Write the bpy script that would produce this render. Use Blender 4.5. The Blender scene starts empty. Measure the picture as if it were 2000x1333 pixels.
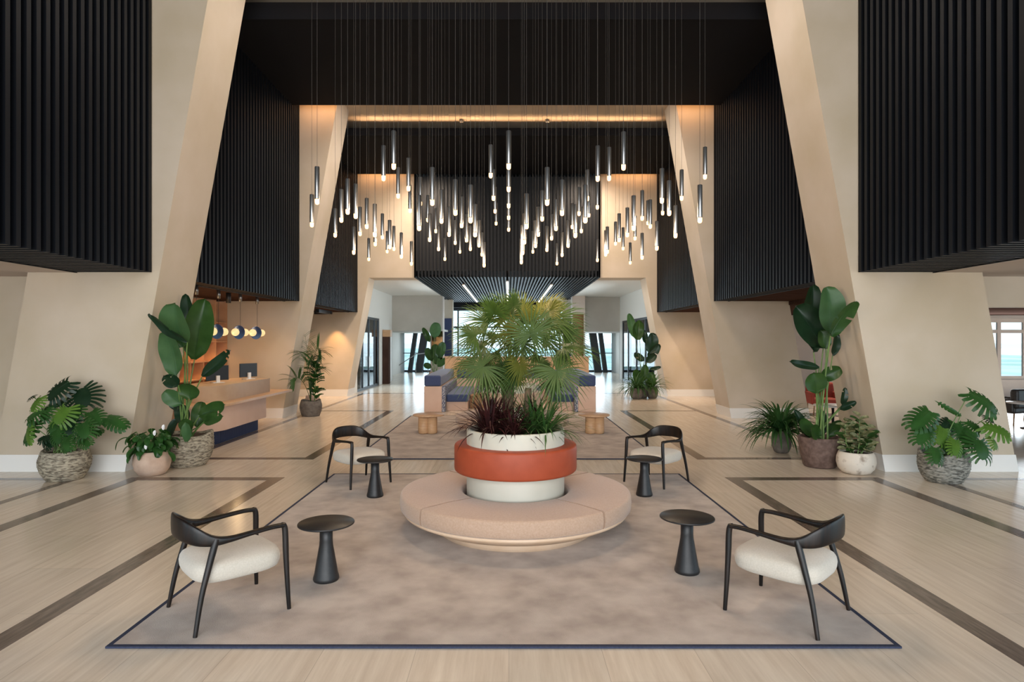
import bpy, math, random
from mathutils import Vector, Matrix
C = bpy.context.scene.collection
R = math.radians
PI = math.pi
F = 1200.0          # focal length in pixels of the 2000 px wide frame
VX, VY, H = 994.0, 666.0, 2.0

def P(x, y, d):
    """world point that the pixel (x, y) shows at distance d along the hall"""
    return Vector(((x-VX)*d/F, d, H-(y-VY)*d/F))

# ------------------------------------------------------------------ camera, world, exposure, big lights
cam_d = bpy.data.cameras.new('camera')
cam = bpy.data.objects.new('camera', cam_d); C.objects.link(cam)
cam_d.sensor_width = 36; cam_d.lens = F/2000*36
cam_d.shift_x = 6/2000; cam_d.shift_y = 0
cam_d.clip_end = 3000
cam.location = (0, 0, H); cam.rotation_euler = (PI/2, 0, 0)
bpy.context.scene.camera = cam
sc = bpy.context.scene
vs = sc.view_settings
vs.view_transform = 'Standard'; vs.look = 'None'; vs.gamma = 1; vs.use_curve_mapping = False
vs.exposure = 0.5
sc.cycles.max_bounces = 7; sc.cycles.diffuse_bounces = 4; sc.cycles.glossy_bounces = 3
sc.cycles.transparent_max_bounces = 12
sc.cycles.sample_clamp_indirect = 4
sc.cycles.caustics_reflective = False; sc.cycles.caustics_refractive = False
sc.cycles.use_denoising = True

w = bpy.data.worlds.new('sky'); sc.world = w; w.use_nodes = True
nt = w.node_tree; nt.nodes.clear()
tc = nt.nodes.new('ShaderNodeTexCoord'); sx = nt.nodes.new('ShaderNodeSeparateXYZ')
mr = nt.nodes.new('ShaderNodeMapRange'); mr.inputs[1].default_value = -0.05; mr.inputs[2].default_value = 0.6
cr = nt.nodes.new('ShaderNodeValToRGB')
cr.color_ramp.elements[0].color = (0.74, 0.84, 0.88, 1); cr.color_ramp.elements[1].color = (0.46, 0.62, 0.84, 1)
e = cr.color_ramp.elements.new(0.12); e.color = (0.62, 0.84, 0.96, 1)
bg = nt.nodes.new('ShaderNodeBackground'); bg.inputs[1].default_value = 2.0
wo = nt.nodes.new('ShaderNodeOutputWorld')
nt.links.new(tc.outputs['Generated'], sx.inputs[0]); nt.links.new(sx.outputs[2], mr.inputs[0])
nt.links.new(mr.outputs[0], cr.inputs[0]); nt.links.new(cr.outputs[0], bg.inputs[0]); nt.links.new(bg.outputs[0], wo.inputs[0])

def lamp(name, kind, loc, energy, color, rot=(0, 0, 0), **kw):
    l = bpy.data.lights.new(name, kind); l.energy = energy; l.color = color
    for k, v in kw.items(): setattr(l, k, v)
    o = bpy.data.objects.new(name, l); C.objects.link(o)
    o.location = loc; o.rotation_euler = rot
    return o
WARM = (1.0, 0.80, 0.62); AMBER = (1.0, 0.50, 0.20)
# daylight of the glazed entrance front behind the camera
lamp('entrance_daylight', 'AREA', (0, -6.5, 4.0), 1350, (1.0, 0.96, 0.93), (R(90), 0, 0), shape='RECTANGLE', size=16, size_y=7)
# ceiling downlights of the hall
for lx in (-3.4, 3.3):
    for ly in (2.6, 5.4, 8.2):
        lamp('ceiling_downlight', 'SPOT', (lx, ly, 8.0), 720, WARM, (0, 0, 0), spot_size=R(130), spot_blend=0.8, shadow_soft_size=0.12)
for ly in (3.6, 6.6):
    lamp('ceiling_downlight', 'SPOT', (0.0, ly, 8.0), 420, (1, .72, .5), (0, 0, 0), spot_size=R(70), spot_blend=0.9, shadow_soft_size=0.3)
for ly, pw in ((12.2, 170), (14.6, 230), (18.6, 330), (20.6, 330)):
    for lx in (-2.8, 2.7):
        lamp('ceiling_downlight', 'SPOT', (lx, ly, 7.75), pw, WARM, (R(28), 0, 0), spot_size=R(140), spot_blend=0.9, shadow_soft_size=0.12)
# daylight entering by the far glazed front and the two side doors
lamp('terrace_daylight', 'AREA', (0, 38.6, 2.4), 380, (0.72, 0.88, 1.0), (R(-90), 0, 0), shape='RECTANGLE', size=12, size_y=4, specular_factor=0.4)

# spots turned to the leaning reveals; only the middle portal has fixtures, others added
for ly, lz, pw, lx in ((9.95, 8.2, 330, 1.2), (16.4, 8.1, 360, 1.2), (22.7, 4.2, 70, 3.0)):
    for s_ in (-1, 1):
        lamp('reveal_spot', 'SPOT', (s_*lx, ly, lz), pw, (1, .92, .84), (0, R(-s_*52), 0), spot_size=R(95), spot_blend=.9, shadow_soft_size=.1)
# daylight falling in by the glazed side doors of the far hall
for s_ in (-1, 1):
    lamp('door_daylight', 'AREA', (s_*7.2, 26.5, 1.7), 380, (.86, .94, 1.0), (0, R(90*s_), 0), shape='RECTANGLE', size=3, size_y=5)

# ------------------------------------------------------------------ materials
def principled(name, col, rough=0.6, metal=0.0, spec=0.5, emit=None, estr=0.0, sheen=0.0):
    m = bpy.data.materials.new(name); m.use_nodes = True
    b = m.node_tree.nodes['Principled BSDF']
    b.inputs['Base Color'].default_value = (*col, 1); b.inputs['Roughness'].default_value = rough
    b.inputs['Metallic'].default_value = metal; b.inputs['Specular IOR Level'].default_value = spec
    if emit: b.inputs['Emission Color'].default_value = (*emit, 1); b.inputs['Emission Strength'].default_value = estr
    if sheen: b.inputs['Sheen Weight'].default_value = sheen
    return m

def noisy(name, c1, c2, scale=5.0, stretch=(1, 1, 1), rough=0.6, metal=0.0, bump=0.0, bscale=None, detail=6.0, spec=0.5, lo=0.35, hi=0.65, sheen=0.0):
    m = principled(name, c1, rough, metal, spec, sheen=sheen); t = m.node_tree; N = t.nodes; L = t.links
    b = N['Principled BSDF']
    tc = N.new('ShaderNodeTexCoord'); mp = N.new('ShaderNodeMapping'); mp.inputs['Scale'].default_value = stretch
    nz = N.new('ShaderNodeTexNoise'); nz.inputs['Scale'].default_value = scale; nz.inputs['Detail'].default_value = detail
    r = N.new('ShaderNodeValToRGB'); r.color_ramp.elements[0].position = lo; r.color_ramp.elements[1].position = hi
    r.color_ramp.elements[0].color = (*c1, 1); r.color_ramp.elements[1].color = (*c2, 1)
    L.new(tc.outputs['Object'], mp.inputs[0]); L.new(mp.outputs[0], nz.inputs[0]); L.new(nz.outputs[0], r.inputs[0]); L.new(r.outputs[0], b.inputs['Base Color'])
    if bump:
        bp = N.new('ShaderNodeBump'); bp.inputs['Strength'].default_value = bump; bp.inputs['Distance'].default_value = 0.01
        n2 = N.new('ShaderNodeTexNoise'); n2.inputs['Scale'].default_value = bscale or scale*4; n2.inputs['Detail'].default_value = 4
        L.new(mp.outputs[0], n2.inputs[0]); L.new(n2.outputs[0], bp.inputs['Height']); L.new(bp.outputs[0], b.inputs['Normal'])
    return m

M = {}
M['plaster'] = noisy('plaster', (0.50, 0.415, 0.305), (0.60, 0.51, 0.415), 0.9, rough=0.75, bump=0.12, bscale=9, detail=7, lo=0.3, hi=0.7, spec=0.2)
M['plaster_pink'] = noisy('plaster_pink', (0.56, 0.47, 0.41), (0.62, 0.54, 0.49), 0.9, rough=0.7, bump=0.1, bscale=9, lo=0.3, hi=0.7, spec=0.2)
M['base_white'] = principled('base_white', (0.80, 0.78, 0.75), 0.45)
M['white_paint'] = principled('white_paint', (0.78, 0.77, 0.74), 0.7)
M['grey_paint'] = noisy('grey_paint', (0.48, 0.46, 0.42), (0.52, 0.50, 0.46), 1.5, rough=0.7, spec=0.2)
M['slat'] = principled('slat', (0.0045, 0.0055, 0.008), 0.5, spec=.2)
M['slat_back'] = principled('slat_back', (0.004, 0.004, 0.005), 0.7)
M['black_panel'] = noisy('black_panel', (0.004, 0.0045, 0.0065), (0.0055, 0.006, 0.008), 0.6, rough=0.8, spec=0.15)
M['brown_soffit'] = noisy('brown_soffit', (0.055, 0.032, 0.026), (0.075, 0.045, 0.036), 2, (1, 6, 1), rough=0.95, spec=0.0)
M['navy'] = principled('navy', (0.022, 0.035, 0.095), 0.6)
M['navy_fabric'] = noisy('navy_fabric', (0.030, 0.05, 0.13), (0.045, 0.07, 0.17), 60, rough=0.85, sheen=0.3)
M['pink_panel'] = noisy('pink_panel', (0.58, 0.40, 0.31), (0.62, 0.44, 0.35), 3, rough=0.6)
M['oak'] = noisy('oak', (0.50, 0.29, 0.15), (0.62, 0.39, 0.22), 6, (1, 1, 12), rough=0.45, lo=0.3, hi=0.7)
M['oak_flat'] = noisy('oak_flat', (0.50, 0.30, 0.17), (0.60, 0.39, 0.24), 5, (1, 10, 1), rough=0.4, lo=0.3, hi=0.7)
M['dark_wood'] = noisy('dark_wood', (0.004, 0.0035, 0.0035), (0.018, 0.009, 0.006), 4, (10, 10, 1), rough=0.38, lo=0.4, hi=0.75, spec=.35)
M['black_metal'] = noisy('black_metal', (0.009, 0.009, 0.010), (0.015, 0.014, 0.015), 40, rough=0.45)
M['frame_metal'] = principled('frame_metal', (0.03, 0.035, 0.04), 0.4, 0.5)
M['seat_fabric'] = noisy('seat_fabric', (0.50, 0.455, 0.385), (0.56, 0.51, 0.44), 90, rough=0.95, bump=0.25, bscale=220, sheen=0.3)
M['bench_fabric'] = noisy('bench_fabric', (0.43, 0.285, 0.195), (0.48, 0.33, 0.24), 70, rough=0.95, bump=0.3, bscale=200, sheen=0.3)
M['bench_base'] = noisy('bench_base', (0.62, 0.44, 0.30), (0.68, 0.50, 0.36), 4, rough=0.5)
M['ceramic'] = noisy('ceramic', (0.50, 0.47, 0.39), (0.54, 0.51, 0.43), 3, rough=0.5, bump=0.1)
M['terracotta'] = noisy('terracotta', (0.30, 0.052, 0.020), (0.34, 0.062, 0.025), 8, rough=0.5, bump=0.06, bscale=120, spec=.3)
M['soil'] = noisy('soil', (0.02, 0.013, 0.009), (0.05, 0.03, 0.02), 30, rough=0.95, bump=0.6)
M['steel'] = noisy('steel', (0.20, 0.20, 0.20), (0.30, 0.29, 0.28), 3, (20, 20, 1), rough=0.3, metal=0.9)
M['cord'] = principled('cord', (0.06, 0.055, 0.05), 0.7, spec=.2)
M['bulb'] = principled('bulb', (.3, 0.24, 0.16), 0.3, emit=(1.0, 0.52, 0.20), estr=3.4)
M['led'] = principled('led', (1, 0.9, 0.7), 0.3, emit=(1.0, 0.80, 0.52), estr=1.6)
M['globe'] = principled('globe', (.22, 0.18, 0.12), 0.3, emit=(1.0, 0.68, 0.30), estr=0.7)
M['blue_dish'] = principled('blue_dish', (0.03, 0.075, 0.21), 0.3, 0.2)
M['bronze'] = noisy('bronze', (0.20, 0.12, 0.06), (0.34, 0.22, 0.11), 2, (1, 1, 4), rough=0.12, metal=1.0)
M['monitor'] = principled('monitor', (0.012, 0.015, 0.02), 0.35)
M['white_plastic'] = principled('white_plastic', (0.7, 0.7, 0.7), 0.4)
M['red_fabric'] = noisy('red_fabric', (0.25, 0.04, 0.03), (0.32, 0.06, 0.04), 50, rough=0.9)
M['black_leather'] = noisy('black_leather', (0.02, 0.018, 0.018), (0.035, 0.03, 0.028), 30, rough=0.45)
M['rattan'] = noisy('rattan', (0.22, 0.12, 0.06), (0.35, 0.2, 0.1), 40, rough=0.7)

def floor_mat():
    m = principled('travertine', (0.5, 0.4, 0.3), 0.19, spec=0.36); t = m.node_tree; N = t.nodes; L = t.links; b = N['Principled BSDF']
    tc = N.new('ShaderNodeTexCoord')
    mp = N.new('ShaderNodeMapping'); mp.inputs['Scale'].default_value = (9, 0.55, 1)
    nz = N.new('ShaderNodeTexNoise'); nz.inputs['Scale'].default_value = 2.2; nz.inputs['Detail'].default_value = 9; nz.inputs['Roughness'].default_value = .62
    r = N.new('ShaderNodeValToRGB'); r.color_ramp.elements[0].position = 0.28; r.color_ramp.elements[1].position = 0.72
    r.color_ramp.elements[0].color = (0.60, 0.50, 0.395, 1); r.color_ramp.elements[1].color = (0.76, 0.665, 0.55, 1)
    L.new(tc.outputs['Object'], mp.inputs[0]); L.new(mp.outputs[0], nz.inputs[0]); L.new(nz.outputs[0], r.inputs[0])
    # stone slabs 0.6 x 1.2 m with fine joints and a slight tone of their own
    sw = N.new('ShaderNodeMapping'); sw.inputs['Rotation'].default_value = (0, 0, PI/2)
    L.new(tc.outputs['Object'], sw.inputs[0])
    br = N.new('ShaderNodeTexBrick'); br.inputs['Scale'].default_value = 1.0
    br.inputs['Brick Width'].default_value = 1.8; br.inputs['Row Height'].default_value = 0.6; br.inputs['Mortar Size'].default_value = 0.0022
    br.inputs['Mortar Smooth'].default_value = 0.3
    br.inputs['Color1'].default_value = (0.95, 0.95, 0.95, 1); br.inputs['Color2'].default_value = (1.04, 1.03, 1.02, 1); br.inputs['Mortar'].default_value = (0.72, 0.70, 0.68, 1)
    L.new(sw.outputs[0], br.inputs[0])
    mx = N.new('ShaderNodeMix'); mx.data_type = 'RGBA'; mx.blend_type = 'MULTIPLY'; mx.inputs[0].default_value = 1
    L.new(r.outputs[0], mx.inputs[6]); L.new(br.outputs[0], mx.inputs[7]); L.new(mx.outputs[2], b.inputs['Base Color'])
    return m
M['floor'] = floor_mat()
M['inlay'] = noisy('inlay', (0.085, 0.062, 0.050), (0.20, 0.155, 0.125), 3, (9, 1.2, 1), rough=0.16, detail=9, lo=0.3, hi=0.72)
M['rug'] = noisy('rug', (0.36, 0.285, 0.235), (0.54, 0.455, 0.385), 3.4, rough=1.0, bump=0.35, bscale=160, detail=12, lo=0.32, hi=0.66, spec=0.1, sheen=0.2)
M['rug_border'] = noisy('rug_border', (0.018, 0.025, 0.055), (0.03, 0.037, 0.07), 60, rough=0.9)

def terrazzo():
    m = principled('terrazzo', (0.5, 0.5, 0.5), 0.7); t = m.node_tree; N = t.nodes; L = t.links; b = N['Principled BSDF']
    tc = N.new('ShaderNodeTexCoord'); v = N.new('ShaderNodeTexVoronoi'); v.inputs['Scale'].default_value = 38
    r = N.new('ShaderNodeValToRGB'); r.color_ramp.elements[0].position = 0.35; r.color_ramp.elements[1].position = 0.5
    r.color_ramp.elements[0].color = (0.55, 0.55, 0.58, 1); r.color_ramp.elements[1].color = (0.07, 0.09, 0.16, 1)
    L.new(tc.outputs['Object'], v.inputs[0]); L.new(v.outputs['Distance'], r.inputs[0]); L.new(r.outputs[0], b.inputs['Base Color'])
    return m
M['terrazzo'] = terrazzo()

def woven(name, c1, c2, scale=26):
    m = principled(name, c1, 0.85); t = m.node_tree; N = t.nodes; L = t.links; b = N['Principled BSDF']
    tc = N.new('ShaderNodeTexCoord'); mp = N.new('ShaderNodeMapping'); mp.inputs['Scale'].default_value = (1, 1, 3.2)
    v = N.new('ShaderNodeTexNoise'); v.inputs['Scale'].default_value = scale*0.55; v.inputs['Detail'].default_value = 5; v.inputs['Distortion'].default_value = .6
    r = N.new('ShaderNodeValToRGB'); r.color_ramp.elements[0].position = 0.36; r.color_ramp.elements[1].position = 0.6
    r.color_ramp.elements[0].color = (*c1, 1); r.color_ramp.elements[1].color = (*c2, 1)
    bp = N.new('ShaderNodeBump'); bp.inputs['Strength'].default_value = 1.0; bp.inputs['Distance'].default_value = 0.02
    L.new(tc.outputs['Object'], mp.inputs[0]); L.new(mp.outputs[0], v.inputs[0]); L.new(v.outputs[0], r.inputs[0])
    L.new(r.outputs[0], b.inputs['Base Color']); L.new(v.outputs[0], bp.inputs['Height']); L.new(bp.outputs[0], b.inputs['Normal'])
    return m
M['basket'] = woven('basket', (0.11, 0.09, 0.065), (0.42, 0.37, 0.28))
M['basket_grey'] = woven('basket_grey', (0.07, 0.07, 0.06), (0.33, 0.32, 0.28))
M['clay_pink'] = noisy('clay_pink', (0.45, 0.31, 0.23), (0.55, 0.40, 0.31), 7, rough=0.8, bump=0.3)
M['stone_brown'] = noisy('stone_brown', (0.09, 0.055, 0.045), (0.16, 0.105, 0.085), 14, rough=0.8, bump=0.6, bscale=50)
M['stone_white'] = noisy('stone_white', (0.30, 0.24, 0.19), (0.66, 0.60, 0.52), 9, rough=0.8, bump=0.4, lo=0.3, hi=0.46)
M['pot_dark'] = noisy('pot_dark', (0.10, 0.085, 0.075), (0.17, 0.15, 0.13), 10, rough=0.8, bump=0.4)

def leafmat(name, c1, c2, rough=0.38, scale=6, trans=0.25):
    m = noisy(name, c1, c2, scale, rough=rough, lo=0.3, hi=0.7, detail=3, spec=.3)
    t = m.node_tree; N = t.nodes; L = t.links; b = N['Principled BSDF']
    tr = N.new('ShaderNodeBsdfTranslucent'); tr.inputs[0].default_value = (c2[0]*1.6, c2[1]*1.6, c2[2]*1.1, 1)
    mx = N.new('ShaderNodeMixShader'); mx.inputs[0].default_value = trans
    out = [n for n in N if n.type == 'OUTPUT_MATERIAL'][0]
    L.new(b.outputs[0], mx.inputs[1]); L.new(tr.outputs[0], mx.inputs[2]); L.new(mx.outputs[0], out.inputs[0])
    return m
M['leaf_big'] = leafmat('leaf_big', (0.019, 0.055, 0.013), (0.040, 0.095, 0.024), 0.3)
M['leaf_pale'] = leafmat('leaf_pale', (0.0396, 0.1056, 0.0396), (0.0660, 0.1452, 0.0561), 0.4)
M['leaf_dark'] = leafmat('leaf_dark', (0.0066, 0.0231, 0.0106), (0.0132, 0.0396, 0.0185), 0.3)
M['leaf_monstera'] = leafmat('leaf_monstera', (0.0185, 0.0660, 0.0145), (0.0363, 0.1122, 0.0251), 0.32)
M['leaf_bright'] = leafmat('leaf_bright', (0.0660, 0.1584, 0.0198), (0.1122, 0.2178, 0.0330), 0.4)
M['leaf_palm'] = leafmat('leaf_palm', (0.022, 0.052, 0.008), (0.050, 0.092, 0.014), 0.55, 4, .12)
M['leaf_palm_yellow'] = leafmat('leaf_palm_yellow', (0.050, 0.075, 0.009), (0.125, 0.115, 0.012), 0.55, 4, .12)
M['leaf_palm_grey'] = leafmat('leaf_palm_grey', (0.035, 0.068, 0.016), (0.062, 0.102, 0.028), 0.55, 4, .12)
M['leaf_red'] = leafmat('leaf_red', (0.0211, 0.0066, 0.0073), (0.0561, 0.0145, 0.0145), 0.45, 8, .1)
M['leaf_grass'] = leafmat('leaf_grass', (0.0264, 0.0858, 0.0198), (0.0660, 0.1452, 0.0396), 0.45, 5)
M['leaf_fern'] = leafmat('leaf_fern', (0.0198, 0.0660, 0.0198), (0.0462, 0.1122, 0.0330), 0.4, 5)
M['leaf_varieg'] = leafmat('leaf_varieg', (0.04, 0.09, 0.035), (0.42, 0.40, 0.24), 0.4, 30)
M['stem_green'] = noisy('stem_green', (0.09, 0.17, 0.045), (0.15, 0.24, 0.07), 8, (1, 1, 1), rough=0.5)
M['stem_brown'] = noisy('stem_brown', (0.09, 0.06, 0.035), (0.18, 0.12, 0.07), 20, rough=0.9, bump=0.5)

def glass_mat():
    m = bpy.data.materials.new('window_glass'); m.use_nodes = True; t = m.node_tree; t.nodes.clear()
    tr = t.nodes.new('ShaderNodeBsdfTransparent'); tr.inputs[0].default_value = (0.93, 0.97, 0.98, 1)
    gl = t.nodes.new('ShaderNodeBsdfGlossy'); gl.inputs['Roughness'].default_value = 0.03
    fr = t.nodes.new('ShaderNodeFresnel'); fr.inputs[0].default_value = 1.35
    mx = t.nodes.new('ShaderNodeMixShader'); o = t.nodes.new('ShaderNodeOutputMaterial')
    t.links.new(fr.outputs[0], mx.inputs[0]); t.links.new(tr.outputs[0], mx.inputs[1]); t.links.new(gl.outputs[0], mx.inputs[2]); t.links.new(mx.outputs[0], o.inputs[0])
    return m
M['glass'] = glass_mat()

# ------------------------------------------------------------------ mesh helpers
class MB:
    def __init__(s): s.v = []; s.f = []; s.sm = []
    def add(s, vs, fs, smooth=False):
        o = len(s.v); s.v += [tuple(q) for q in vs]; s.f += [tuple(i+o for i in f) for f in fs]; s.sm += [smooth]*len(fs); return s
    def box(s, x0, x1, y0, y1, z0, z1):
        x0, x1 = min(x0, x1), max(x0, x1)
        vs = [(x0, y0, z0), (x1, y0, z0), (x1, y1, z0), (x0, y1, z0), (x0, y0, z1), (x1, y0, z1), (x1, y1, z1), (x0, y1, z1)]
        return s.add(vs, [(0, 3, 2, 1), (4, 5, 6, 7), (0, 1, 5, 4), (1, 2, 6, 5), (2, 3, 7, 6), (3, 0, 4, 7)])
    def prism(s, poly, y0, y1):            # poly in (x, z), extruded along y
        n = len(poly)
        a = sum(poly[i][0]*poly[(i+1) % n][1]-poly[(i+1) % n][0]*poly[i][1] for i in range(n))
        if a < 0: poly = poly[::-1]
        vs = [(x, y0, z) for x, z in poly] + [(x, y1, z) for x, z in poly]
        fs = [tuple(range(n)), tuple(range(2*n-1, n-1, -1))] + [(i, i+n, (i+1) % n+n, (i+1) % n) for i in range(n)]
        return s.add(vs, fs)
    def extr(s, poly, z0, z1, smooth=False):             # poly in (x, y), extruded along z
        n = len(poly)
        a = sum(poly[i][0]*poly[(i+1) % n][1]-poly[(i+1) % n][0]*poly[i][1] for i in range(n))
        if a < 0: poly = poly[::-1]
        vs = [(x, y, z0) for x, y in poly] + [(x, y, z1) for x, y in poly]
        s.add(vs, [tuple(range(n-1, -1, -1)), tuple(range(n, 2*n))])
        return s.add(vs, [(i, (i+1) % n, (i+1) % n+n, i+n) for i in range(n)], smooth)
    def lathe(s, prof, n=40, c=(0, 0, 0), closed=False, wob=None, a0=0, a1=2*PI):
        full = abs(a1-a0-2*PI) < 1e-6; m = n if full else n+1
        vs = []
        for j, (r, z) in enumerate(prof):
            for i in range(m):
                a = a0+(a1-a0)*i/n
                k = wob(a, j, z) if wob else (1, 0)
                vs.append((c[0]+r*k[0]*math.cos(a), c[1]+r*k[0]*math.sin(a), c[2]+z+k[1]))
        fs = []
        for j in range(len(prof)-1 + (1 if closed else 0)):
            j2 = (j+1) % len(prof)
            for i in range(n):
                i2 = (i+1) % m
                fs.append((j*m+i, j*m+i2, j2*m+i2, j2*m+i))
        return s.add(vs, fs, True)
    def tube(s, pts, rad, n=8, cap=True):
        pts = [Vector(q) for q in pts]; k = len(pts)
        if not isinstance(rad, (list, tuple)): rad = [rad]*k
        ref = None; vs = []
        for i in range(k):
            t = (pts[min(i+1, k-1)]-pts[max(i-1, 0)]).normalized()
            if ref is None: ref = Vector((0, 0, 1)) if abs(t.z) < .9 else Vector((1, 0, 0))
            u = (ref-t*ref.dot(t)).normalized(); ref = u; v = t.cross(u)
            for j in range(n):
                a = 2*PI*j/n; vs.append(pts[i]+(u*math.cos(a)+v*math.sin(a))*rad[i])
        fs = [(i*n+j, i*n+(j+1) % n, (i+1)*n+(j+1) % n, (i+1)*n+j) for i in range(k-1) for j in range(n)]
        s.add(vs, fs, True)
        if cap:
            s.add(vs[:n], [tuple(range(n-1, -1, -1))]); s.add(vs[-n:], [tuple(range(n))])
        return s
    def build(s, name, mat, parent=None, loc=None, bevel=0.0):
        me = bpy.data.meshes.new(name); me.from_pydata(s.v, [], s.f); me.update()
        me.polygons.foreach_set('use_smooth', s.sm)
        me.materials.append(mat)
        o = bpy.data.objects.new(name, me); C.objects.link(o)
        if parent: o.parent = parent
        if loc: o.location = loc
        if bevel:
            b = o.modifiers.new('edge', 'BEVEL'); b.width = bevel; b.segments = 3; b.limit_method = 'ANGLE'
        return o

def thing(name, label, cat, loc=(0, 0, 0), rz=0, group=None):
    o = bpy.data.objects.new(name, None); C.objects.link(o); o.empty_display_size = .1
    o.location = loc; o.rotation_euler = (0, 0, rz); tag(o, label, cat, group); return o
def tag(o, label, cat, group=None):
    o['label'] = label; o['category'] = cat
    if group: o['group'] = group
    return o
def struct(name, mb, mat, label=None, parent=None, bevel=0):
    o = mb.build(name, mat, parent, bevel=bevel)
    if not parent: o['kind'] = 'structure'
    if label: o['label'] = label
    return o
def dup(root, loc, rz, label, group=None):
    r = root.copy(); C.objects.link(r); r.location = loc; r.rotation_euler = (0, 0, rz); r['label'] = label
    if group: r['group'] = group
    for ch in list(root.children):
        c = ch.copy(); C.objects.link(c); c.parent = r
        for g in list(ch.children):
            d = g.copy(); C.objects.link(d); d.parent = c
    return r
def catmull(pts, n=8):
    out = []; k = len(pts)
    for i in range(k-1):
        p0, p1, p2, p3 = pts[max(i-1, 0)], pts[i], pts[i+1], pts[min(i+2, k-1)]
        for j in range(n):
            t = j/n
            out.append(tuple(.5*((2*b)+(-a+c)*t+(2*a-5*b+4*c-d)*t*t+(-a+3*b-3*c+d)*t**3) for a, b, c, d in zip(p0, p1, p2, p3)))
    out.append(tuple(pts[-1])); return out

# ------------------------------------------------------------------ the setting
XC = -0.06
struct('floor', MB().box(-24, 24, -7, 41, -0.2, 0), M['floor'])
# dark stone bands let into the floor (flush, a hair proud)
def bands(name, rects, label):
    b = MB()
    for x0, x1, y0, y1 in rects: b.box(x0, x1, y0, y1, -0.01, 0.0025)
    o = struct(name, b, M['inlay'], label)
def loop(x0, x1, y0, y1, wd):
    return [(x0, x1, y1-wd, y1), (x0, x0+wd, y0, y1-wd), (x1-wd, x1, y0, y1-wd)]
T = 1
for s_, nm in ((-1, 'left'), (1, 'right')):
    def mx(r): return [(XC+s_*a if s_ > 0 else XC-b_, XC+s_*b_ if s_ > 0 else XC-a, c, d) for a, b_, c, d in r]
    bands('trim_%d' % T, mx(loop(3.22, 5.46, -4, 9.0, 0.19)), 'dark stone band let into the near %s floor' % nm); T += 1
    bands('trim_%d' % T, mx(loop(6.16, 9.5, -4, 8.95, 0.12)), 'narrow dark stone band in the floor by the %s side aisle' % nm); T += 1
    bands('trim_%d' % T, mx([(3.24, 5.25, 10.36, 10.53), (3.24, 3.43, 10.53, 17.5), (3.24, 5.4, 17.5, 17.65), (5.4, 5.55, 11, 23.4), (-0.0 if s_ < 0 else 0.0, 5.55, 23.4, 23.55)]), 'dark stone band running along the %s of the far hall' % nm); T += 1

SL = 0.176
def pylon(side, y0, y1, name, label, ztop=8.4, wout=2.02):
    f = lambda x: XC+side*x
    p = [(f(5.82), 0), (f(5.82+wout), 0), (f(5.82+wout-SL*ztop), ztop), (f(5.82-SL*ztop), ztop)]
    o = struct(name, MB().prism(p, y0, y1), M['plaster'], label)
    hb = .26; e = .012
    q = [(f(5.82-e), 0), (f(5.82+wout+e), 0), (f(5.82+wout-SL*hb+e), hb), (f(5.82-SL*hb-e), hb)]
    struct('baseboard_'+('left' if side < 0 else 'right'), MB().prism(q, y0-e, y1+e), M['base_white'], 'white baseboard around the foot of '+label)
for s_, nm in ((-1, 'left'), (1, 'right')):
    pylon(s_, 9.4, 10.5, 'wall_%s' % nm, 'leaning beige plaster pier on the near %s' % nm)
    pylon(s_, 15.9, 16.95, 'wall_%s' % nm, 'leaning beige plaster pier at mid hall on the %s' % nm)
    # third portal: jamb up to 4.29 m, header above
    f = lambda x: XC+s_*x
    jb = [(f(5.80), 0), (f(8.4), 0), (f(8.4), 8.15), (f(3.32), 8.15), (f(3.32), 4.29), (f(5.80-.186*4.29), 4.29)]
    struct('wall_%s' % nm, MB().prism(jb, 22.2, 23.15), M['plaster'], 'plaster wall around the %s half of the far opening' % nm)
    e = .012
    struct('baseboard_%s' % nm, MB().prism([(f(5.80-e), 0), (f(8.4), 0), (f(8.4), .25), (f(5.80-.186*.25-e), .25)], 22.2-e, 23.15+e), M['base_white'], 'white baseboard of the far %s wall' % nm)

# soffits of the portals, ceilings, dropped black panels
struct('ceiling', MB().box(-24, 24, -7, 31, 8.45, 8.6), M['black_panel'], 'dark upper ceiling of the hall')
def soffit(y0, y1, lab, z=8.2): struct('ceiling', MB().box(XC-5.42, XC+5.42, y0, y1, z, 8.44), M['plaster'], lab)
soffit(9.4, 12.1, 'plaster soffit of the near portal', 8.4); soffit(15.9, 18.5, 'plaster soffit of the middle portal', 8.35)
def drop(y0, y1, lab, front=True, zl=8.1):
    b = MB().box(XC-5.42, XC+5.42, y0, y1, 7.9, 8.02)
    if front: b.box(XC-5.42, XC+5.42, y0-.02, y0, 7.88, zl)
    struct('ceiling', b, M['black_panel'], lab)
drop(11.24, 15.36, 'black dropped ceiling panel over the reception bay', zl=8.19)
drop(17.6, 21.7, 'black dropped ceiling panel over the far bay')
drop(-6, 9.1, 'black ceiling panel the pendants hang from', False)
for y, z_ in ((11.28, 8.15), (17.64, 8.06)):      # cove strips lying on the lip of the panels, shining up on the soffit
    lamp('cove_strip', 'AREA', (XC, y, z_), 42, (1, .60, .32), (R(180+62), 0, 0), shape='RECTANGLE', size=8.6, size_y=.04)
for y in (15.5, 21.85):       # strips behind the far edge of the panels, washing the pier faces
    for s_ in (-1, 1):
        lamp('wall_wash', 'AREA', (XC+s_*4.5, y, 8.1), 6, AMBER, (R(35), 0, 0), shape='RECTANGLE', size=1.6, size_y=.05)

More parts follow.
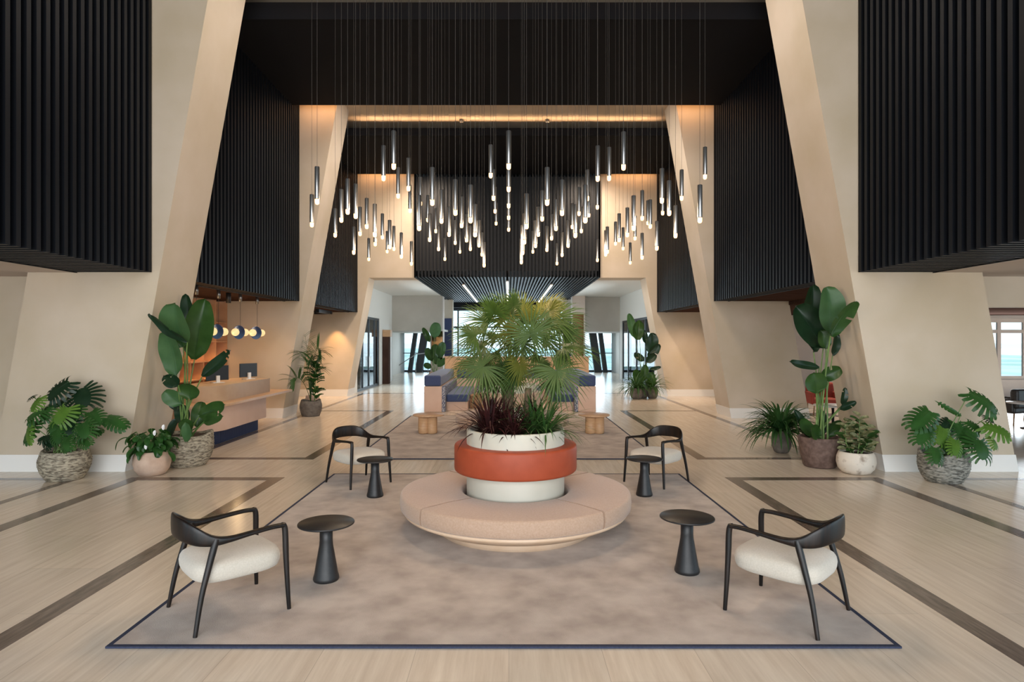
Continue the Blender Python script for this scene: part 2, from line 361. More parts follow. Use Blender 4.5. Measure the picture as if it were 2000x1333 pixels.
def slat_box(side, xi, xo, y0, y1, z0, z1, name, label, pitch=.147, under=None):
    f = lambda x: XC+side*x
    b = MB()
    n = int((y1-y0)/pitch)
    for i in range(n+1):
        yy = y1-.02-i*pitch
        if yy-.07 < y0: break
        b.box(f(xi), f(xi+.075), yy-.065, yy, z0, z1)                   # upright slat
        b.box(f(xi+.0751), f(xo), yy-.065, yy, z0, z0+.05)              # its return along the underside
    b.box(f(xi+.005), f(xi+.08), y1-.02, y1, z0, z1)
    b.box(f(xo-.03), f(xo), y0, y1, z0-.01, z0+.12)
    o = struct(name, b, M['slat'], label)
    o2 = MB().box(f(xi+.075), f(xo), y0, y1, z0+.05, z1).build('backing', M['slat_back'], o)
    return o
for s_, nm in ((-1, 'left'), (1, 'right')):
    slat_box(s_, 5.39, 6.56, -5, 9.38, 3.05, 8.1, 'wall_%s' % nm, 'black slatted upper wall on the near %s' % nm)
    slat_box(s_, 5.35, 5.75, 10.52, 15.88, 3.03, 8.4, 'wall_%s' % nm, 'black slatted upper wall over the %s side of the middle bay' % nm)
    slat_box(s_, 5.40, 5.75, 16.97, 22.18, 3.04, 8.4, 'wall_%s' % nm, 'black slatted upper wall over the %s side of the far bay' % nm)
    f = lambda x: XC+s_*x
    struct('ceiling', MB().box(f(5.75), f(7.3 if s_ < 0 else 7.3), 10.52, 15.88, 3.03, 3.15), M['brown_soffit'], 'brown low ceiling of the %s side bay' % nm)
    struct('ceiling', MB().box(f(5.75), f(8.4), 16.97, 22.18, 3.04, 3.15), M['brown_soffit'], 'brown low ceiling of the far %s side bay' % nm)
    struct('ceiling', MB().box(f(6.56), f(13.5), -5, 10.0, 3.05, 3.2), M['plaster_pink'], 'pale low ceiling of the %s side aisle' % nm)
# side aisles next to the camera
struct('wall_left', MB().box(-14, XC-6.9, 10.0, 10.2, 0, 3.05), M['plaster'], 'plain wall closing the left side aisle')
struct('baseboard_left', MB().box(-14, XC-6.9, 9.985, 10.0, 0, .26), M['base_white'], 'white baseboard of the left side aisle wall')
struct('wall_left', MB().box(-14.2, -14, 1.5, 22, 0, 8.45), M['grey_paint'], 'outer wall of the left side aisle')
struct('wall_right', MB().box(XC+6.9, 22, 10.0, 10.2, 2.55, 3.05), M['plaster'], 'grey wall over the opening to the lounge')
struct('wall_right', MB().box(13.5, 22, 9.0, 10.0, 0, 3.05), M['grey_paint'], 'outer wall of the right side aisle')
# left bay behind reception: shelf wall side at x=-7.26
struct('wall_left', MB().box(-7.9, -7.62, 10.3, 15.9, 0, 3.1), M['plaster'], 'plaster wall behind the reception shelves')
struct('wall_left', MB().box(-14, -7.1, 23.0, 23.15, 0, 8.4), M['plaster'], 'plaster wall left of the far bay')
# right lounge
struct('ceiling', MB().box(7.24, 24, 10.2, 22.6, 2.93, 3.05), M['brown_soffit'], 'dark ceiling of the side lounge')
struct('wall_right', MB().box(8.3, 14.7, 22.2, 22.4, 0, 3.0), M['plaster_pink'], 'pale rear wall of the side lounge')
struct('wall_right', MB().box(14.7, 24, 22.2, 22.4, 0, .6), M['plaster_pink'], 'low wall under the lounge window')
struct('wall_right', MB().box(14.7, 24, 22.2, 22.4, 2.8, 3.0), M['plaster_pink'], 'wall over the lounge window')

def glazed(name, label, o, du, W, Hh, z0, cols, rows, mat, fr=.07, dep=.08):
    """glazed frame starting at o, running along unit vector du, W wide, from z0, Hh high; cols/rows = inner divisions"""
    du = Vector(du); dn = Vector((-du.y, du.x, 0))
    def bar(m, u0, u1, za, zb, t=dep):
        a = Vector(o)+du*u0-dn*t/2; b_ = Vector(o)+du*u1-dn*t/2; n = dn*t
        vs = [a, b_, b_+n, a+n]
        m.add([(q.x, q.y, za) for q in vs]+[(q.x, q.y, zb) for q in vs], [(0, 3, 2, 1), (4, 5, 6, 7), (0, 1, 5, 4), (1, 2, 6, 5), (2, 3, 7, 6), (3, 0, 4, 7)])
    g = MB(); bar(g, fr/2, W-fr/2, z0+fr/2, z0+Hh-fr/2, .012)
    m = MB(); bar(m, 0, fr, z0, z0+Hh); bar(m, W-fr, W, z0, z0+Hh); bar(m, fr, W-fr, z0, z0+fr); bar(m, fr, W-fr, z0+Hh-fr, z0+Hh)
    for c in cols: bar(m, c*W-fr/2, c*W+fr/2, z0+fr, z0+Hh-fr)
    for r_ in rows: bar(m, fr, W-fr, z0+r_-fr/2, z0+r_+fr/2, dep*.8)
    ob = struct(name, m, mat, label); g.build('pane', M['glass'], ob)
    return ob
glazed('window_1', 'pale framed window of the right side lounge', (14.7, 22.3, 0), (1, 0, 0), 9.3, 2.2, .6, [.1, .33, .43, .66, .88], [1.75], M['plaster_pink'], .13)

for x_, nm in ((-1.36, 'left'), (1.1, 'right')):
    t = thing('ceiling_spotlight', 'tiny round spotlight on the %s half of the glowing middle soffit' % nm, 'spotlight', (x_, 17.6, 8.35), 0, 'tiny spotlights in the middle soffit')
    MB().lathe([(0, 0), (.06, 0), (.06, -.08), (.045, -.09), (0, -.09)], 16).build('housing', M['steel'], t)
# far hall
for s_, nm in ((-1, 'left'), (1, 'right')):
    f = lambda x: XC+s_*x
    x = 5.84; ye = 31.0; w0, w1 = (23.9, 28.0) if s_ < 0 else (24.4, 31.4)
    if s_ > 0: ye = 32.0
    b = MB().box(f(x), f(x+.25), 23.15, w0, 0, 4.3).box(f(x), f(x+.25), w0, w1, 3.02, 4.3).box(f(x), f(x+.25), w1, ye, 0, 4.3)
    struct('wall_%s' % nm, b, M['white_paint'], 'white %s wall of the far hall with glazed doors in it' % nm)
    ob = glazed('door_%d' % (1 if s_ < 0 else 2), 'tall dark framed glazed doors in the far %s wall' % nm, (f(x+.06), w0, 0), (0, 1, 0), w1-w0, 3.02, 0, [.26, .53, .8], [], M['frame_metal'], .09)
    hd = MB()
    for k in (-.12, .12): hd.tube([(f(x-.02), w0+(w1-w0)*.53+k, .9), (f(x-.02), w0+(w1-w0)*.53+k, 1.35)], .015)
    hd.build('door_handle', M['steel'], ob)
    struct('ceiling', MB().box(f(3.35), f(x), 23.15, ye, 4.29, 4.4), M['white_paint'], 'white ceiling of the far hall on the %s' % nm)
    struct('wall_%s' % nm, MB().box(f(3.3), f(x+.25), ye, ye+.15, 2.5, 4.3).box(f(3.3), f(x+1.2), ye+.15, 40, 2.5, 2.6), M['grey_paint'], 'grey bulkhead over the passage to the far %s terrace' % nm)
    struct('wall_%s' % nm, MB().box(f(x+.9), f(x+1.1), ye+.15, 40, 0, 2.5), M['grey_paint'], 'grey passage wall on the far %s' % nm)
    struct('wall_%s' % nm, MB().box(f(x+.0), f(x+1.1), ye+.02, ye+.15, 0, 2.5), M['grey_paint'], 'grey return wall on the far %s' % nm)
    # columns flanking the central far window
    cb = MB().box(f(3.28), f(3.93), 31.2, 31.8, 0, 4.3)
    col = struct('pillar', cb, M['plaster_pink'], 'beige column %s of the far window' % nm)
    MB().box(f(3.31), f(3.85), 31.15, 31.2, 1.0, 3.35).build('mirror_panel', M['bronze'], col)
    cb = MB().box(f(3.05), f(3.55), 34.0, 34.5, 0, 4.3)
    col = struct('pillar', cb, M['plaster'], 'slim beige column behind the mirrored one on the %s' % nm)
    MB().box(f(3.1), f(3.5), 33.95, 34.0, 1.0, 3.25).build('dark_panel', M['navy'], col)
struct('wall_back', MB().box(-7.2, 7.2, 40.0, 40.2, 4.07, 8.4), M['slat'], 'dark wall over the far glazing')
gw = glazed('window_2', 'far glazed front facing the sea', (-7.2, 40.05, 0), (1, 0, 0), 14.4, 4.07, 0, [.11, .24, .27, .385, .5, .615, .73, .76, .89], [2.9], M['frame_metal'], .1)
hr = MB().tube([(-7, 39.6, 1.22), (7, 39.6, 1.22)], .03).build('handrail', M['steel'], gw)
# slatted bulkhead down the middle
b = MB(); x0, x1 = XC-3.3, XC+3.3; y0, y1 = 21.98, 36.8
n = 53; p = (x1-x0)/n
for i in range(n+1):
    xx = x0+i*p
    b.box(xx-.03, xx+.03, y0, y0+.06, 4.29, 8.0); b.box(xx-.027, xx+.027, y0+.0601, y1, 4.29, 4.40)
b.box(x0-.03, x0+.02, y0, y1, 4.27, 8.0); b.box(x1-.02, x1+.03, y0, y1, 4.27, 8.0); b.box(x0, x1, y1, y1+.1, 4.0, 8.0)
ob = struct('ceiling', b, M['slat'], 'black slatted bulkhead hanging in the middle of the far opening')
MB().box(x0+.03, x1-.03, y0+.08, y1, 4.52, 7.9).build('backing', M['slat_back'], ob)
for i, (lx, ya) in enumerate(((-1.81, 24.4), (-.06, 23.0), (1.70, 24.4))):
    t = thing('linear_lamp', 'warm glowing linear lamp let into the far black slatted ceiling, %s of three' % ('leftmost', 'middle one', 'rightmost')[i], 'lamp', (lx, ya, 4.205), group='linear lamps in the slatted ceiling')
    MB().box(-.035, .035, 0, 35-ya, 0, .02).build('diffuser', M['led'], t); MB().box(-.05, .05, -.02, 35.02-ya, .0205, .06).build('housing', M['white_plastic'], t)

# outside
struct('terrain', MB().box(-400, 400, 46, 900, -9.2, -9), noisy('far_ground', (0.30, 0.42, 0.28), (0.62, 0.70, 0.62), .03, rough=1), 'hazy green land beyond the terrace')  # distance haze is put into the pale land and sea colours
struct('sea', MB().box(-3000, 3000, 900, 2900, -9.2, -9), principled('far_sea', (0.78, 0.68, 0.60), .95), 'pale sea in the distance')
struct('terrace', MB().box(-30, 30, 40.3, 45, -.2, -.02), principled('terrace_stone', (0.6, 0.6, 0.56), .7), 'pale stone terrace outside the far glazing')
struct('terrace', MB().box(8.4, 30, 22.5, 40, -.2, -.02).box(-30, -8.6, 23.2, 40, -.2, -.02), bpy.data.materials['terrace_stone'], 'pale stone terraces beside the far hall')
for (xb, xt, wd, nm) in ((801, 811, .27, 'slim slanted dark post inside the far left glazing'), (818, 829, .46, 'wide slanted dark post inside the far left glazing'), (1168, 1158, .46, 'wide slanted dark post inside the far right glazing'), (1182, 1173, .27, 'slim slanted dark post inside the far right glazing')):
    a = P(xb, 725, 39.2).x; c = P(xt, 655, 39.2).x; k = (c-a)/2.3
    struct('pillar', MB().prism([(a-wd/2, 0), (a+wd/2, 0), (a+wd/2+k*2.5, 2.5), (a-wd/2+k*2.5, 2.5)], 39.0, 39.3), M['frame_metal'], nm)
t = thing('stair_rail', 'thin steel stair handrail rising in front of the far left glazing', 'handrail', (0, 0, 0))
MB().tube([P(772, 718, 38), P(812, 692, 38), P(838, 689, 38)], .025).build('rail', M['steel'], t)
mb_ = MB()
for a in ((774, 717), (812, 692), (836, 689)):
    q = P(*a, 38); mb_.tube([q, (q.x, q.y, 0)], .018)
mb_.build('posts', M['steel'], t)

# ------------------------------------------------------------------ rugs
def rug(x, y, w_, l_, label):
    t = thing('rug', label, 'rug', (x, y, 0))
    MB().box(-w_+.03, w_-.03, -l_+.03, l_-.03, 0.0027, .014).build('pile', M['rug'], t)
    MB().box(-w_, w_, -l_, -l_+.03, .0027, .016).box(-w_, w_, l_-.03, l_, .0027, .016).box(-w_, -w_+.03, -l_+.03, l_-.03, .0027, .016).box(w_-.03, w_, -l_+.03, l_-.03, .0027, .016).build('border', M['rug_border'], t)
rug(-.035, 6.59, 2.585, 2.604, 'large beige rug with thin navy border under the near round bench')
rug(-.035, 13.35, 2.585, 3.0, 'beige rug with thin navy border under the farther round bench')

# ------------------------------------------------------------------ round bench with planter
def round_bench(loc, label):
    t = thing('round_bench', label, 'bench', loc)
    MB().lathe([(0, 0), (.82, 0), (.82, .11), (0, .11)], 72).build('plinth', M['bench_base'], t)
    MB().lathe([(.3, .1), (.95, .105), (1.0, .115), (1.175, .20), (1.19, .222), (1.18, .235), (.3, .235)], 96).build('base_tray', M['bench_base'], t)
    ri, ro, z0, z1, r = .56, 1.215, .237, .405, .03
    for k in range(4):
        a0 = R(42+90*k)+.011; a1 = R(42+90*(k+1))-.011
        prof = [(ri, z0), (ro-.02, z0), (ro, z0+.02), (ro+.006, (z0+z1)/2), (ro, z1-r)]
        prof += [(ro-r+r*math.cos(q), z1-r+r*math.sin(q)) for q in (R(30), R(60), R(90))]
        prof += [((ri+ro)/2, z1+.008), (ri+r, z1), (ri+.008, z1-.01), (ri, z1-r)]
        m = MB(); n = 36
        m.lathe(prof, n, closed=True, a0=a0, a1=a1)
        for a in (a0, a1):
            vs = [(q[0]*math.cos(a), q[0]*math.sin(a), q[1]) for q in prof]
            m.add(vs, [tuple(range(len(prof)))[::(1 if a == a0 else -1)]])
        m.build('seat_cushion', M['bench_fabric'], t)
    MB().lathe([(.0, .2), (.518, .2), (.522, .25), (.522, 1.045), (.517, 1.055), (.488, 1.055), (.483, 1.045), (.483, .98), (0, .98)], 72).build('planter_drum', M['ceramic'], t)
    prof = [(.5, .615), (.625, .615)] + [(.625+.028*math.cos(q), .643+.028*math.sin(q)) for q in (R(-60), R(-30), 0)]
    prof += [(.653, .87)] + [(.625+.028*math.cos(q), .87+.028*math.sin(q)) for q in (R(30), R(60), R(90))] + [(.5, .898)]
    MB().lathe(prof, 72).build('backrest_ring', M['terracotta'], t)
    MB().lathe([(0, 1.0), (.25, 1.01), (.482, 1.0)], 40).build('soil', M['soil'], t)
    return t
BX, BY = .07, 6.59
bench = round_bench((BX, BY, .014), 'round cream upholstered bench with terracotta backrest ring around white planter, on the near rug')
b2 = dup(bench, (BX, 13.25, .014), 0, 'round cream bench with planter on the farther rug, mostly hidden behind the palm')
for c in b2.children:
    if c.name.startswith('backrest_ring'):
        c.data = c.data.copy(); c.data.materials[0] = M['bench_fabric']; c['label'] = 'cream backrest ring'

# ------------------------------------------------------------------ armchairs
def sweep(mb, path, n=14):
    """path rows: x, y, z, horizontal width, vertical height"""
    pts = catmull(path, 7); k = len(pts); vs = []
    for i in range(k):
        a = Vector(pts[max(i-1, 0)][:3]); b_ = Vector(pts[min(i+1, k-1)][:3]); t = (b_-a); t.z = 0; t.normalize()
        nrm = Vector((-t.y, t.x, 0)); c = Vector(pts[i][:3])
        for j in range(n):
            q = 2*PI*j/n; cu, su = math.cos(q), math.sin(q)
            e_ = .75
            u = math.copysign(abs(cu)**e_, cu)*pts[i][3]/2; v = math.copysign(abs(su)**e_, su)*pts[i][4]/2
            vs.append(c+nrm*u+Vector((0, 0, v)))
    fs = [(i*n+j, i*n+(j+1) % n, (i+1)*n+(j+1) % n, (i+1)*n+j) for i in range(k-1) for j in range(n)]
    mb.add(vs, fs, True); mb.add(vs[:n], [tuple(range(n-1, -1, -1))]); mb.add(vs[-n:], [tuple(range(n))])
def make_chair(label):
    t = thing('armchair', label, 'armchair', group='black wooden armchairs around the bench')
    half = [(.285, .297, .618, .042, .034), (.288, .20, .622, .044, .032), (.29, .05, .612, .046, .034), (.288, -.10, .600, .044, .046),
            (.275, -.20, .606, .036, .075), (.238, -.290, .640, .028, .125), (.15, -.350, .672, .025, .155), (.0, -.372, .68, .024, .16)]
    path = half + [(-a, b_, c, d, e_) for a, b_, c, d, e_ in half[:-1][::-1]]
    m = MB(); sweep(m, path)
    o = m.build('backrest', M['dark_wood'], t); o['label'] = 'curved black wooden rail forming backrest and both arms'
    for s_ in (-1, 1):
        MB().tube(catmull([(s_*.318, .312, 0), (s_*.305, .303, .22), (s_*.293, .298, .42), (s_*.287, .296, .56), (s_*.285, .288, .612), (s_*.285, .27, .622)], 4),
                  [.0145+.0075*min(1, i/9)-(.002*max(0, (i-12)/8)) for i in range(21)], 12).build('leg', M['dark_wood'], t)
        MB().tube(catmull([(s_*.322, -.335, 0), (s_*.305, -.29, .25), (s_*.29, -.235, .45), (s_*.282, -.20, .57), (s_*.278, -.185, .615)], 4),
                  [.0145+.009*min(1, i/10) for i in range(17)], 12).build('leg', M['dark_wood'], t)
    # seat: superellipse cushion, crowned
    prof = [(0, .300), (.6, .303), (.88, .308), (.955, .322), (.99, .35), (1.0, .385), (.985, .412), (.95, .432), (.86, .448), (.5, .460), (0, .464)]
    n = 48; vs = []
    for r_, z in prof:
        for i in range(n):
            a = 2*PI*i/n; ca, sa = math.cos(a), math.sin(a); p_ = .50
            vs.append((.302*r_*math.copysign(abs(ca)**p_, ca), -.002+.312*r_*math.copysign(abs(sa)**p_, sa), z))
    fs = [(j*n+i, j*n+(i+1) % n, (j+1)*n+(i+1) % n, (j+1)*n+i) for j in range(len(prof)-1) for i in range(n)]
    MB().add(vs, fs, True).build('seat', M['seat_fabric'], t)
    return t
# chair faces its local +Y
ch = make_chair('black wooden armchair seen from behind at the front left of the near rug')
ch.location = (-2.075, 4.575, .0145); ch.rotation_euler.z = R(43-90)
dup(ch, (2.04, 4.54, .0145), R(135-90), 'black wooden armchair seen from behind at the front right of the near rug')
dup(ch, (-2.105, 8.63, .0145), R(-45-90), 'black wooden armchair facing the camera at the back left of the near rug')
dup(ch, (2.07, 8.66, .0145), R(225-90), 'black wooden armchair facing the camera at the back right of the near rug')

# ------------------------------------------------------------------ small black tables
def make_table(label):
    t = thing('side_table', label, 'side table', group='black conical side tables')
    MB().lathe([(0, .462), (.222, .462), (.229, .466), (.229, .474), (.226, .478), (0, .478)], 64).build('tabletop', M['black_metal'], t)
    MB().lathe([(0, .0), (.100, .0), (.106, .012), (.104, .03), (.095, .06), (.082, .14), (.068, .22), (.056, .29), (.053, .33), (.053, .462), (0, .4621)], 48).build('pedestal', M['black_metal'], t)
    return t
tb = make_table('black conical side table beside the front left armchair'); tb.location = (-1.52, 5.11, .0145)
dup(tb, (1.53, 5.28, .0145), 0, 'black conical side table beside the front right armchair')
dup(tb, (-1.71, 7.85, .0145), 0, 'black conical side table in front of the back left armchair')
dup(tb, (1.74, 7.9, .0145), 0, 'black conical side table in front of the back right armchair')

# ------------------------------------------------------------------ oak stools on the far rug
def make_stool(label):
    t = thing('wooden_side_table', label, 'side table', group='round oak tables on the far rug')
    MB().lathe([(0, .37), (.325, .37), (.335, .378), (.335, .396), (.328, .402), (0, .402)], 56).build('tabletop', M['oak_flat'], t)
    for a in (-125, -55, 90):
        c = (.155*math.cos(R(a)), .155*math.sin(R(a)), 0)
        MB().lathe([(0, 0), (.085, 0), (.105, .01), (.115, .035), (.115, .37), (0, .37)], 28, c).build('leg', M['oak'], t)
    return t
st = make_stool('round oak side table with three fat legs, left of the palm on the far rug'); st.location = (-1.74, 13.3, .0145)
dup(st, (1.84, 13.3, .0145), 0, 'round oak side table with three fat legs, right of the palm on the far rug')

# ------------------------------------------------------------------ reception desk
def rounded(x0, x1, y0, y1, r, near=True, n=10):
    """footprint with the corner (x1, y0) rounded; x1 = hall side, y0 = near end"""
    pts = [(x0, y1), (x0, y0)]
    pts += [(x1-r+r*math.sin(R(90)*i/n), y0+r-r*math.cos(R(90)*i/n)) for i in range(n+1)]
    return pts+[(x1, y1)]
t = thing('reception_desk', 'pink and timber reception desk with rounded corner and navy fluted base', 'reception desk', (0, 0, 0))
bm = MB().extr(rounded(-6.5, -5.64, 11.45, 13.8, .5), .0028, .30, True)
for i in range(60):
    yy = 12.0+i*.03
    bm.box(-5.64, -5.63, yy, yy+.015, .01, .295)
for i in range(16):
    a = R(90)*(i+.5)/16; cx, cy = -6.14+.5*math.sin(a), 11.95-.5*math.cos(a)
    bm.tube([(cx, cy, .01), (cx, cy, .295)], .009, 6)
o = bm.build('fluted_base', M['navy'], t)
MB().extr(rounded(-6.6, -5.41, 11.25, 13.69, .55), .30, .76, True).build('body', M['pink_panel'], t)
MB().extr(rounded(-6.65, -5.34, 11.18, 15.15, .6), .76, .81, True).build('counter', M['oak_flat'], t)
MB().extr(rounded(-6.5, -5.62, 11.75, 14.45, .5), .81, 1.125, True).build('upper_screen', noisy('desk_tan', (0.44, 0.30, 0.19), (0.48, 0.34, 0.22), 4, rough=.5), t)
def monitor(loc, rz, label):
    t = thing('monitor', label, 'computer monitor', loc, rz, 'monitors on the reception desk')
    m = MB().box(-.235, .235, -.012, .012, .05, .36).build('housing', M['monitor'], t, bevel=.004)
    MB().box(-.225, .225, .013, .016, .06, .35).build('screen', principled('screen_'+label[:4], (.02, .02, .025), .2), t)
    MB().box(-.035, .035, -.05, -.013, 0.012, .15).build('stand', M['white_plastic'], t)
    MB().box(-.12, .12, -.09, .08, 0, .012).build('foot', M['white_plastic'], t)
monitor((-6.1, 12.85, 1.127), R(50), 'larger black computer monitor on the reception desk, nearer the big leafed plant')
monitor((-5.98, 14.1, 1.127), R(62), 'black computer monitor at the far end of the reception desk')

# shelf wall behind the desk
t = thing('display_shelves', 'orange lit timber shelving niches on the wall behind reception', 'shelving', (0, 0, 0))
sm = noisy('shelf_timber', (0.50, 0.27, 0.15), (0.56, 0.32, 0.19), 4, rough=.6)
MB().box(-7.62, -7.59, 11.0, 15.88, .3, 3.02).build('back_panel', sm, t)
for k in range(9): MB().box(-7.59, -7.27, 11.0+k*.607-.012, 11.0+k*.607+.012, .3, 3.02).build('divider', sm, t)
for z in (.6, 1.08, 1.50, 1.98, 2.46): MB().box(-7.59, -7.28, 11.0, 15.86, z-.012, z+.012).build('shelf', sm, t)
for k in range(2, 8):
    for z in (1.46, 1.94):
        lamp('niche_spot', 'SPOT', (-7.42, 11.0+(k+.5)*.607, z), 4.5, (1, .55, .22), (0, R(-12), 0), spot_size=R(110), spot_blend=.6, shadow_soft_size=.02)

# disc pendants over the desk
def disc_pendant(loc, zc, label):
    t = thing('disc_pendant', label, 'pendant lamp', loc, 0, 'blue disc pendants over the reception')
    MB().lathe([(0, 0), (.035, 0), (.035, -.17), (0, -.17)], 20).build('canopy', M['steel'], t)
    MB().tube([(0, 0, -.17), (0, 0, zc+.12)], .004, 6).build('cord', M['cord'], t)
    rot = Vector((-.2, -1, 0)).to_track_quat('Z', 'Y').to_matrix().to_4x4()
    def oriented(mb, off):
        mb.v = [tuple(rot @ (Vector(q)+Vector((0, 0, off)))+Vector((0, 0, zc))) for q in mb.v]; return mb
    oriented(MB().lathe([(0, 0), (.05, .002), (.11, .02), (.145, .05), (.15, .05), (.115, .012), (.05, -.012), (0, -.014)], 36), 0).build('dish', M['blue_dish'], t)
    def ball(r_): return [(r_*math.sin(PI*i/14), -r_*math.cos(PI*i/14)) for i in range(15)]
    oriented(MB().lathe(ball(.082), 28), .17).build('globe', M['globe'], t)
    oriented(MB().lathe(ball(.082), 28), -.17).build('globe', M['globe'], t)
for i, (x, d, lab) in enumerate(((-5.80, 11.4, 'nearest, behind the big leaves'), (-5.86, 12.4, 'left of the visible three'), (-5.86, 13.4, 'middle of the visible three'), (-5.86, 14.3, 'farthest along the desk'))):
    disc_pendant((x, d, 3.03), 2.19-3.03, 'blue disc pendant with glowing cream globes over the reception desk, '+lab)
    lamp('globe_glow', 'POINT', (x-.25, d-.45, 2.0), 6, (1, .66, .34), shadow_soft_size=.1, specular_factor=0.0)
# small ceiling projector by the pendants
t = thing('track_spotlight', 'small black spotlight under the brown ceiling over reception', 'spotlight', (-5.98, 13.1, 3.03))
MB().lathe([(0, 0), (.05, 0), (.05, -.22), (0, -.22)], 20).build('housing', M['black_metal'], t)
t = thing('linear_ceiling_fixture', 'dark linear fixture under the low ceiling by the far left wall', 'spotlight', (0, 0, 0))
MB().box(-6.75, -6.15, 21.3, 21.4, 2.93, 3.04).box(-6.3, -6.18, 20.0, 21.3, 2.93, 3.04).build('housing', M['frame_metal'], t)
lamp('far_left_spot', 'SPOT', (-6.2, 21.75, 2.9), 95, (1, .52, .2), (R(10), 0, 0), spot_size=R(64), spot_blend=.7, shadow_soft_size=.02)
lamp('far_left_fill', 'SPOT', (-6.3, 20.0, 2.9), 120, (1, .7, .42), (R(25), 0, 0), spot_size=R(120), spot_blend=.9, shadow_soft_size=.1)
lamp('far_right_spot', 'SPOT', (6.2, 20.2, 2.9), 110, (1, .68, .42), (R(25), 0, 0), spot_size=R(120), spot_blend=.9, shadow_soft_size=.1)
lamp('bay_left_spot', 'SPOT', (-6.4, 14.2, 2.95), 45, (1, .6, .3), (R(20), 0, 0), spot_size=R(120), spot_blend=.9, shadow_soft_size=.1)

# ------------------------------------------------------------------ far lounge
for s_, nm in ((-1, 'left'), (1, 'right')):
    f = lambda x: .03+s_*x
    t = thing('banquette', 'pink panelled banquette with navy back cushions on the %s of the far rug' % nm, 'sofa', (0, 0, 0))
    MB().box(f(1.92), f(2.42), 17.3, 21.5, .0028, .72).build('end_panel', M['pink_panel'], t, bevel=.01)
    MB().box(f(1.83), f(1.918), 17.3, 21.5, .0028, .715).build('patterned_panel', M['terrazzo'], t)
    MB().box(f(1.95), f(2.42), 17.3, 21.5, .722, 1.03).build('back_cushion', M['navy_fabric'], t, bevel=.05)
    MB().box(f(1.2), f(1.828), 17.6, 20.8, .25, .47).build('seat_cushion', M['navy_fabric'], t, bevel=.04)
    MB().box(f(1.22), f(1.828), 17.65, 20.8, .0028, .249).build('plinth', M['pink_panel'], t)
t = thing('banquette', 'long navy banquette across the far side of the lounge, behind the palm', 'sofa', (0, 0, 0))
MB().box(-1.79, 1.85, 21.1, 21.5, .0028, .72).build('base', M['pink_panel'], t)
MB().box(-1.79, 1.85, 21.1, 21.5, .722, 1.0).build('back_cushion', M['navy_fabric'], t, bevel=.05)
MB().box(-1.1, 1.1, 20.85, 21.098, .25, .47).build('seat_cushion', M['terrazzo'], t, bevel=.03)
t = thing('timber_screen', 'low timber bar front behind the far banquettes', 'bar counter', (0, 0, 0))
MB().box(-2.6, 3.25, 25.0, 25.5, .0028, 1.33).build('front', M['oak'], t); MB().box(-2.66, 3.31, 24.95, 25.55, 1.33, 1.37).build('counter', M['oak_flat'], t)
t = thing('ottoman', 'small brown cube stool beside the far left banquette', 'stool', (-.95, 18.4, 0))
MB().box(-.2, .2, -.2, .2, 0, .4).build('body', M['rattan'], t, bevel=.03)
# pilaster with timber box on the far left
struct('pillar', MB().box(-5.88, -5.62, 28.6, 29.1, 0, 2.2), M['brown_soffit'], 'dark pilaster at the end of the far left glazed doors')
t = thing('wall_lantern', 'amber timber box mounted above the dark pilaster on the far left', 'wall box', (-5.72, 28.8, 2.2))  # plain timber box, no lamp in it
MB().box(-.16, .2, -.2, .2, 0, .32).build('body', M['oak'], t)

# side lounge on the right
def lounge_chair(loc, rz, mat, label):
    t = thing('lounge_chair', label, 'armchair', loc, rz, 'lounge chairs in the right side room')
    MB().box(-.36, .36, -.36, .32, .28, .45).build('seat', mat, t, bevel=.05)
    MB().box(-.36, .36, -.42, -.24, .40, .86).build('backrest', mat, t, bevel=.06)
    for s_ in (-1, 1):
        MB().box(s_*.30, s_*.40, -.34, .3, .3, .62).build('armrest', mat, t, bevel=.04)
        for yy in (-.32, .27): MB().tube([(s_*.33, yy, 0), (s_*.31, yy, .3)], .018).build('leg', M['rattan'], t)
lounge_chair((12.1, 14.9, 0), R(20), M['black_leather'], 'black lounge chair in the side room at the right edge')
lounge_chair((13.2, 15.1, 0), R(-15), M['black_leather'], 'black lounge chair in the side room, farther right behind the table')
lounge_chair((12.6, 17.2, 0), R(170), M['black_leather'], 'black lounge chair in the side room standing near the window')
lounge_chair((8.55, 16.7, 0), R(170), M['red_fabric'], 'dark red armchair seen behind the tall plant on the right')
def round_table(loc, h, r_, label):
    t = thing('lounge_table', label, 'table', loc, 0, 'tables in the right side room')
    MB().lathe([(0, h-.03), (r_, h-.03), (r_, h), (0, h)], 40).build('tabletop', M['white_plastic'], t)
    MB().lathe([(0, 0), (.2, 0), (.2, .02), (.03, .04), (.03, h-.03), (0, h-.029)], 20).build('pedestal', M['black_metal'], t)
round_table((11.9, 14.0, 0), .6, .45, 'pale low table in the side room at the right edge')
round_table((7.7, 14.6, 0), .48, .42, 'pale low table behind the fern on the right')
lamp('lounge_daylight', 'AREA', (17, 21.8, 1.6), 400, (.85, .93, 1), (R(-90), 0, 0), shape='RECTANGLE', size=8, size_y=1.6, specular_factor=0.0)
lamp('lounge_spot', 'SPOT', (9.5, 17, 2.85), 200, WARM, (0, 0, 0), spot_size=R(140), spot_blend=.8, shadow_soft_size=.1)

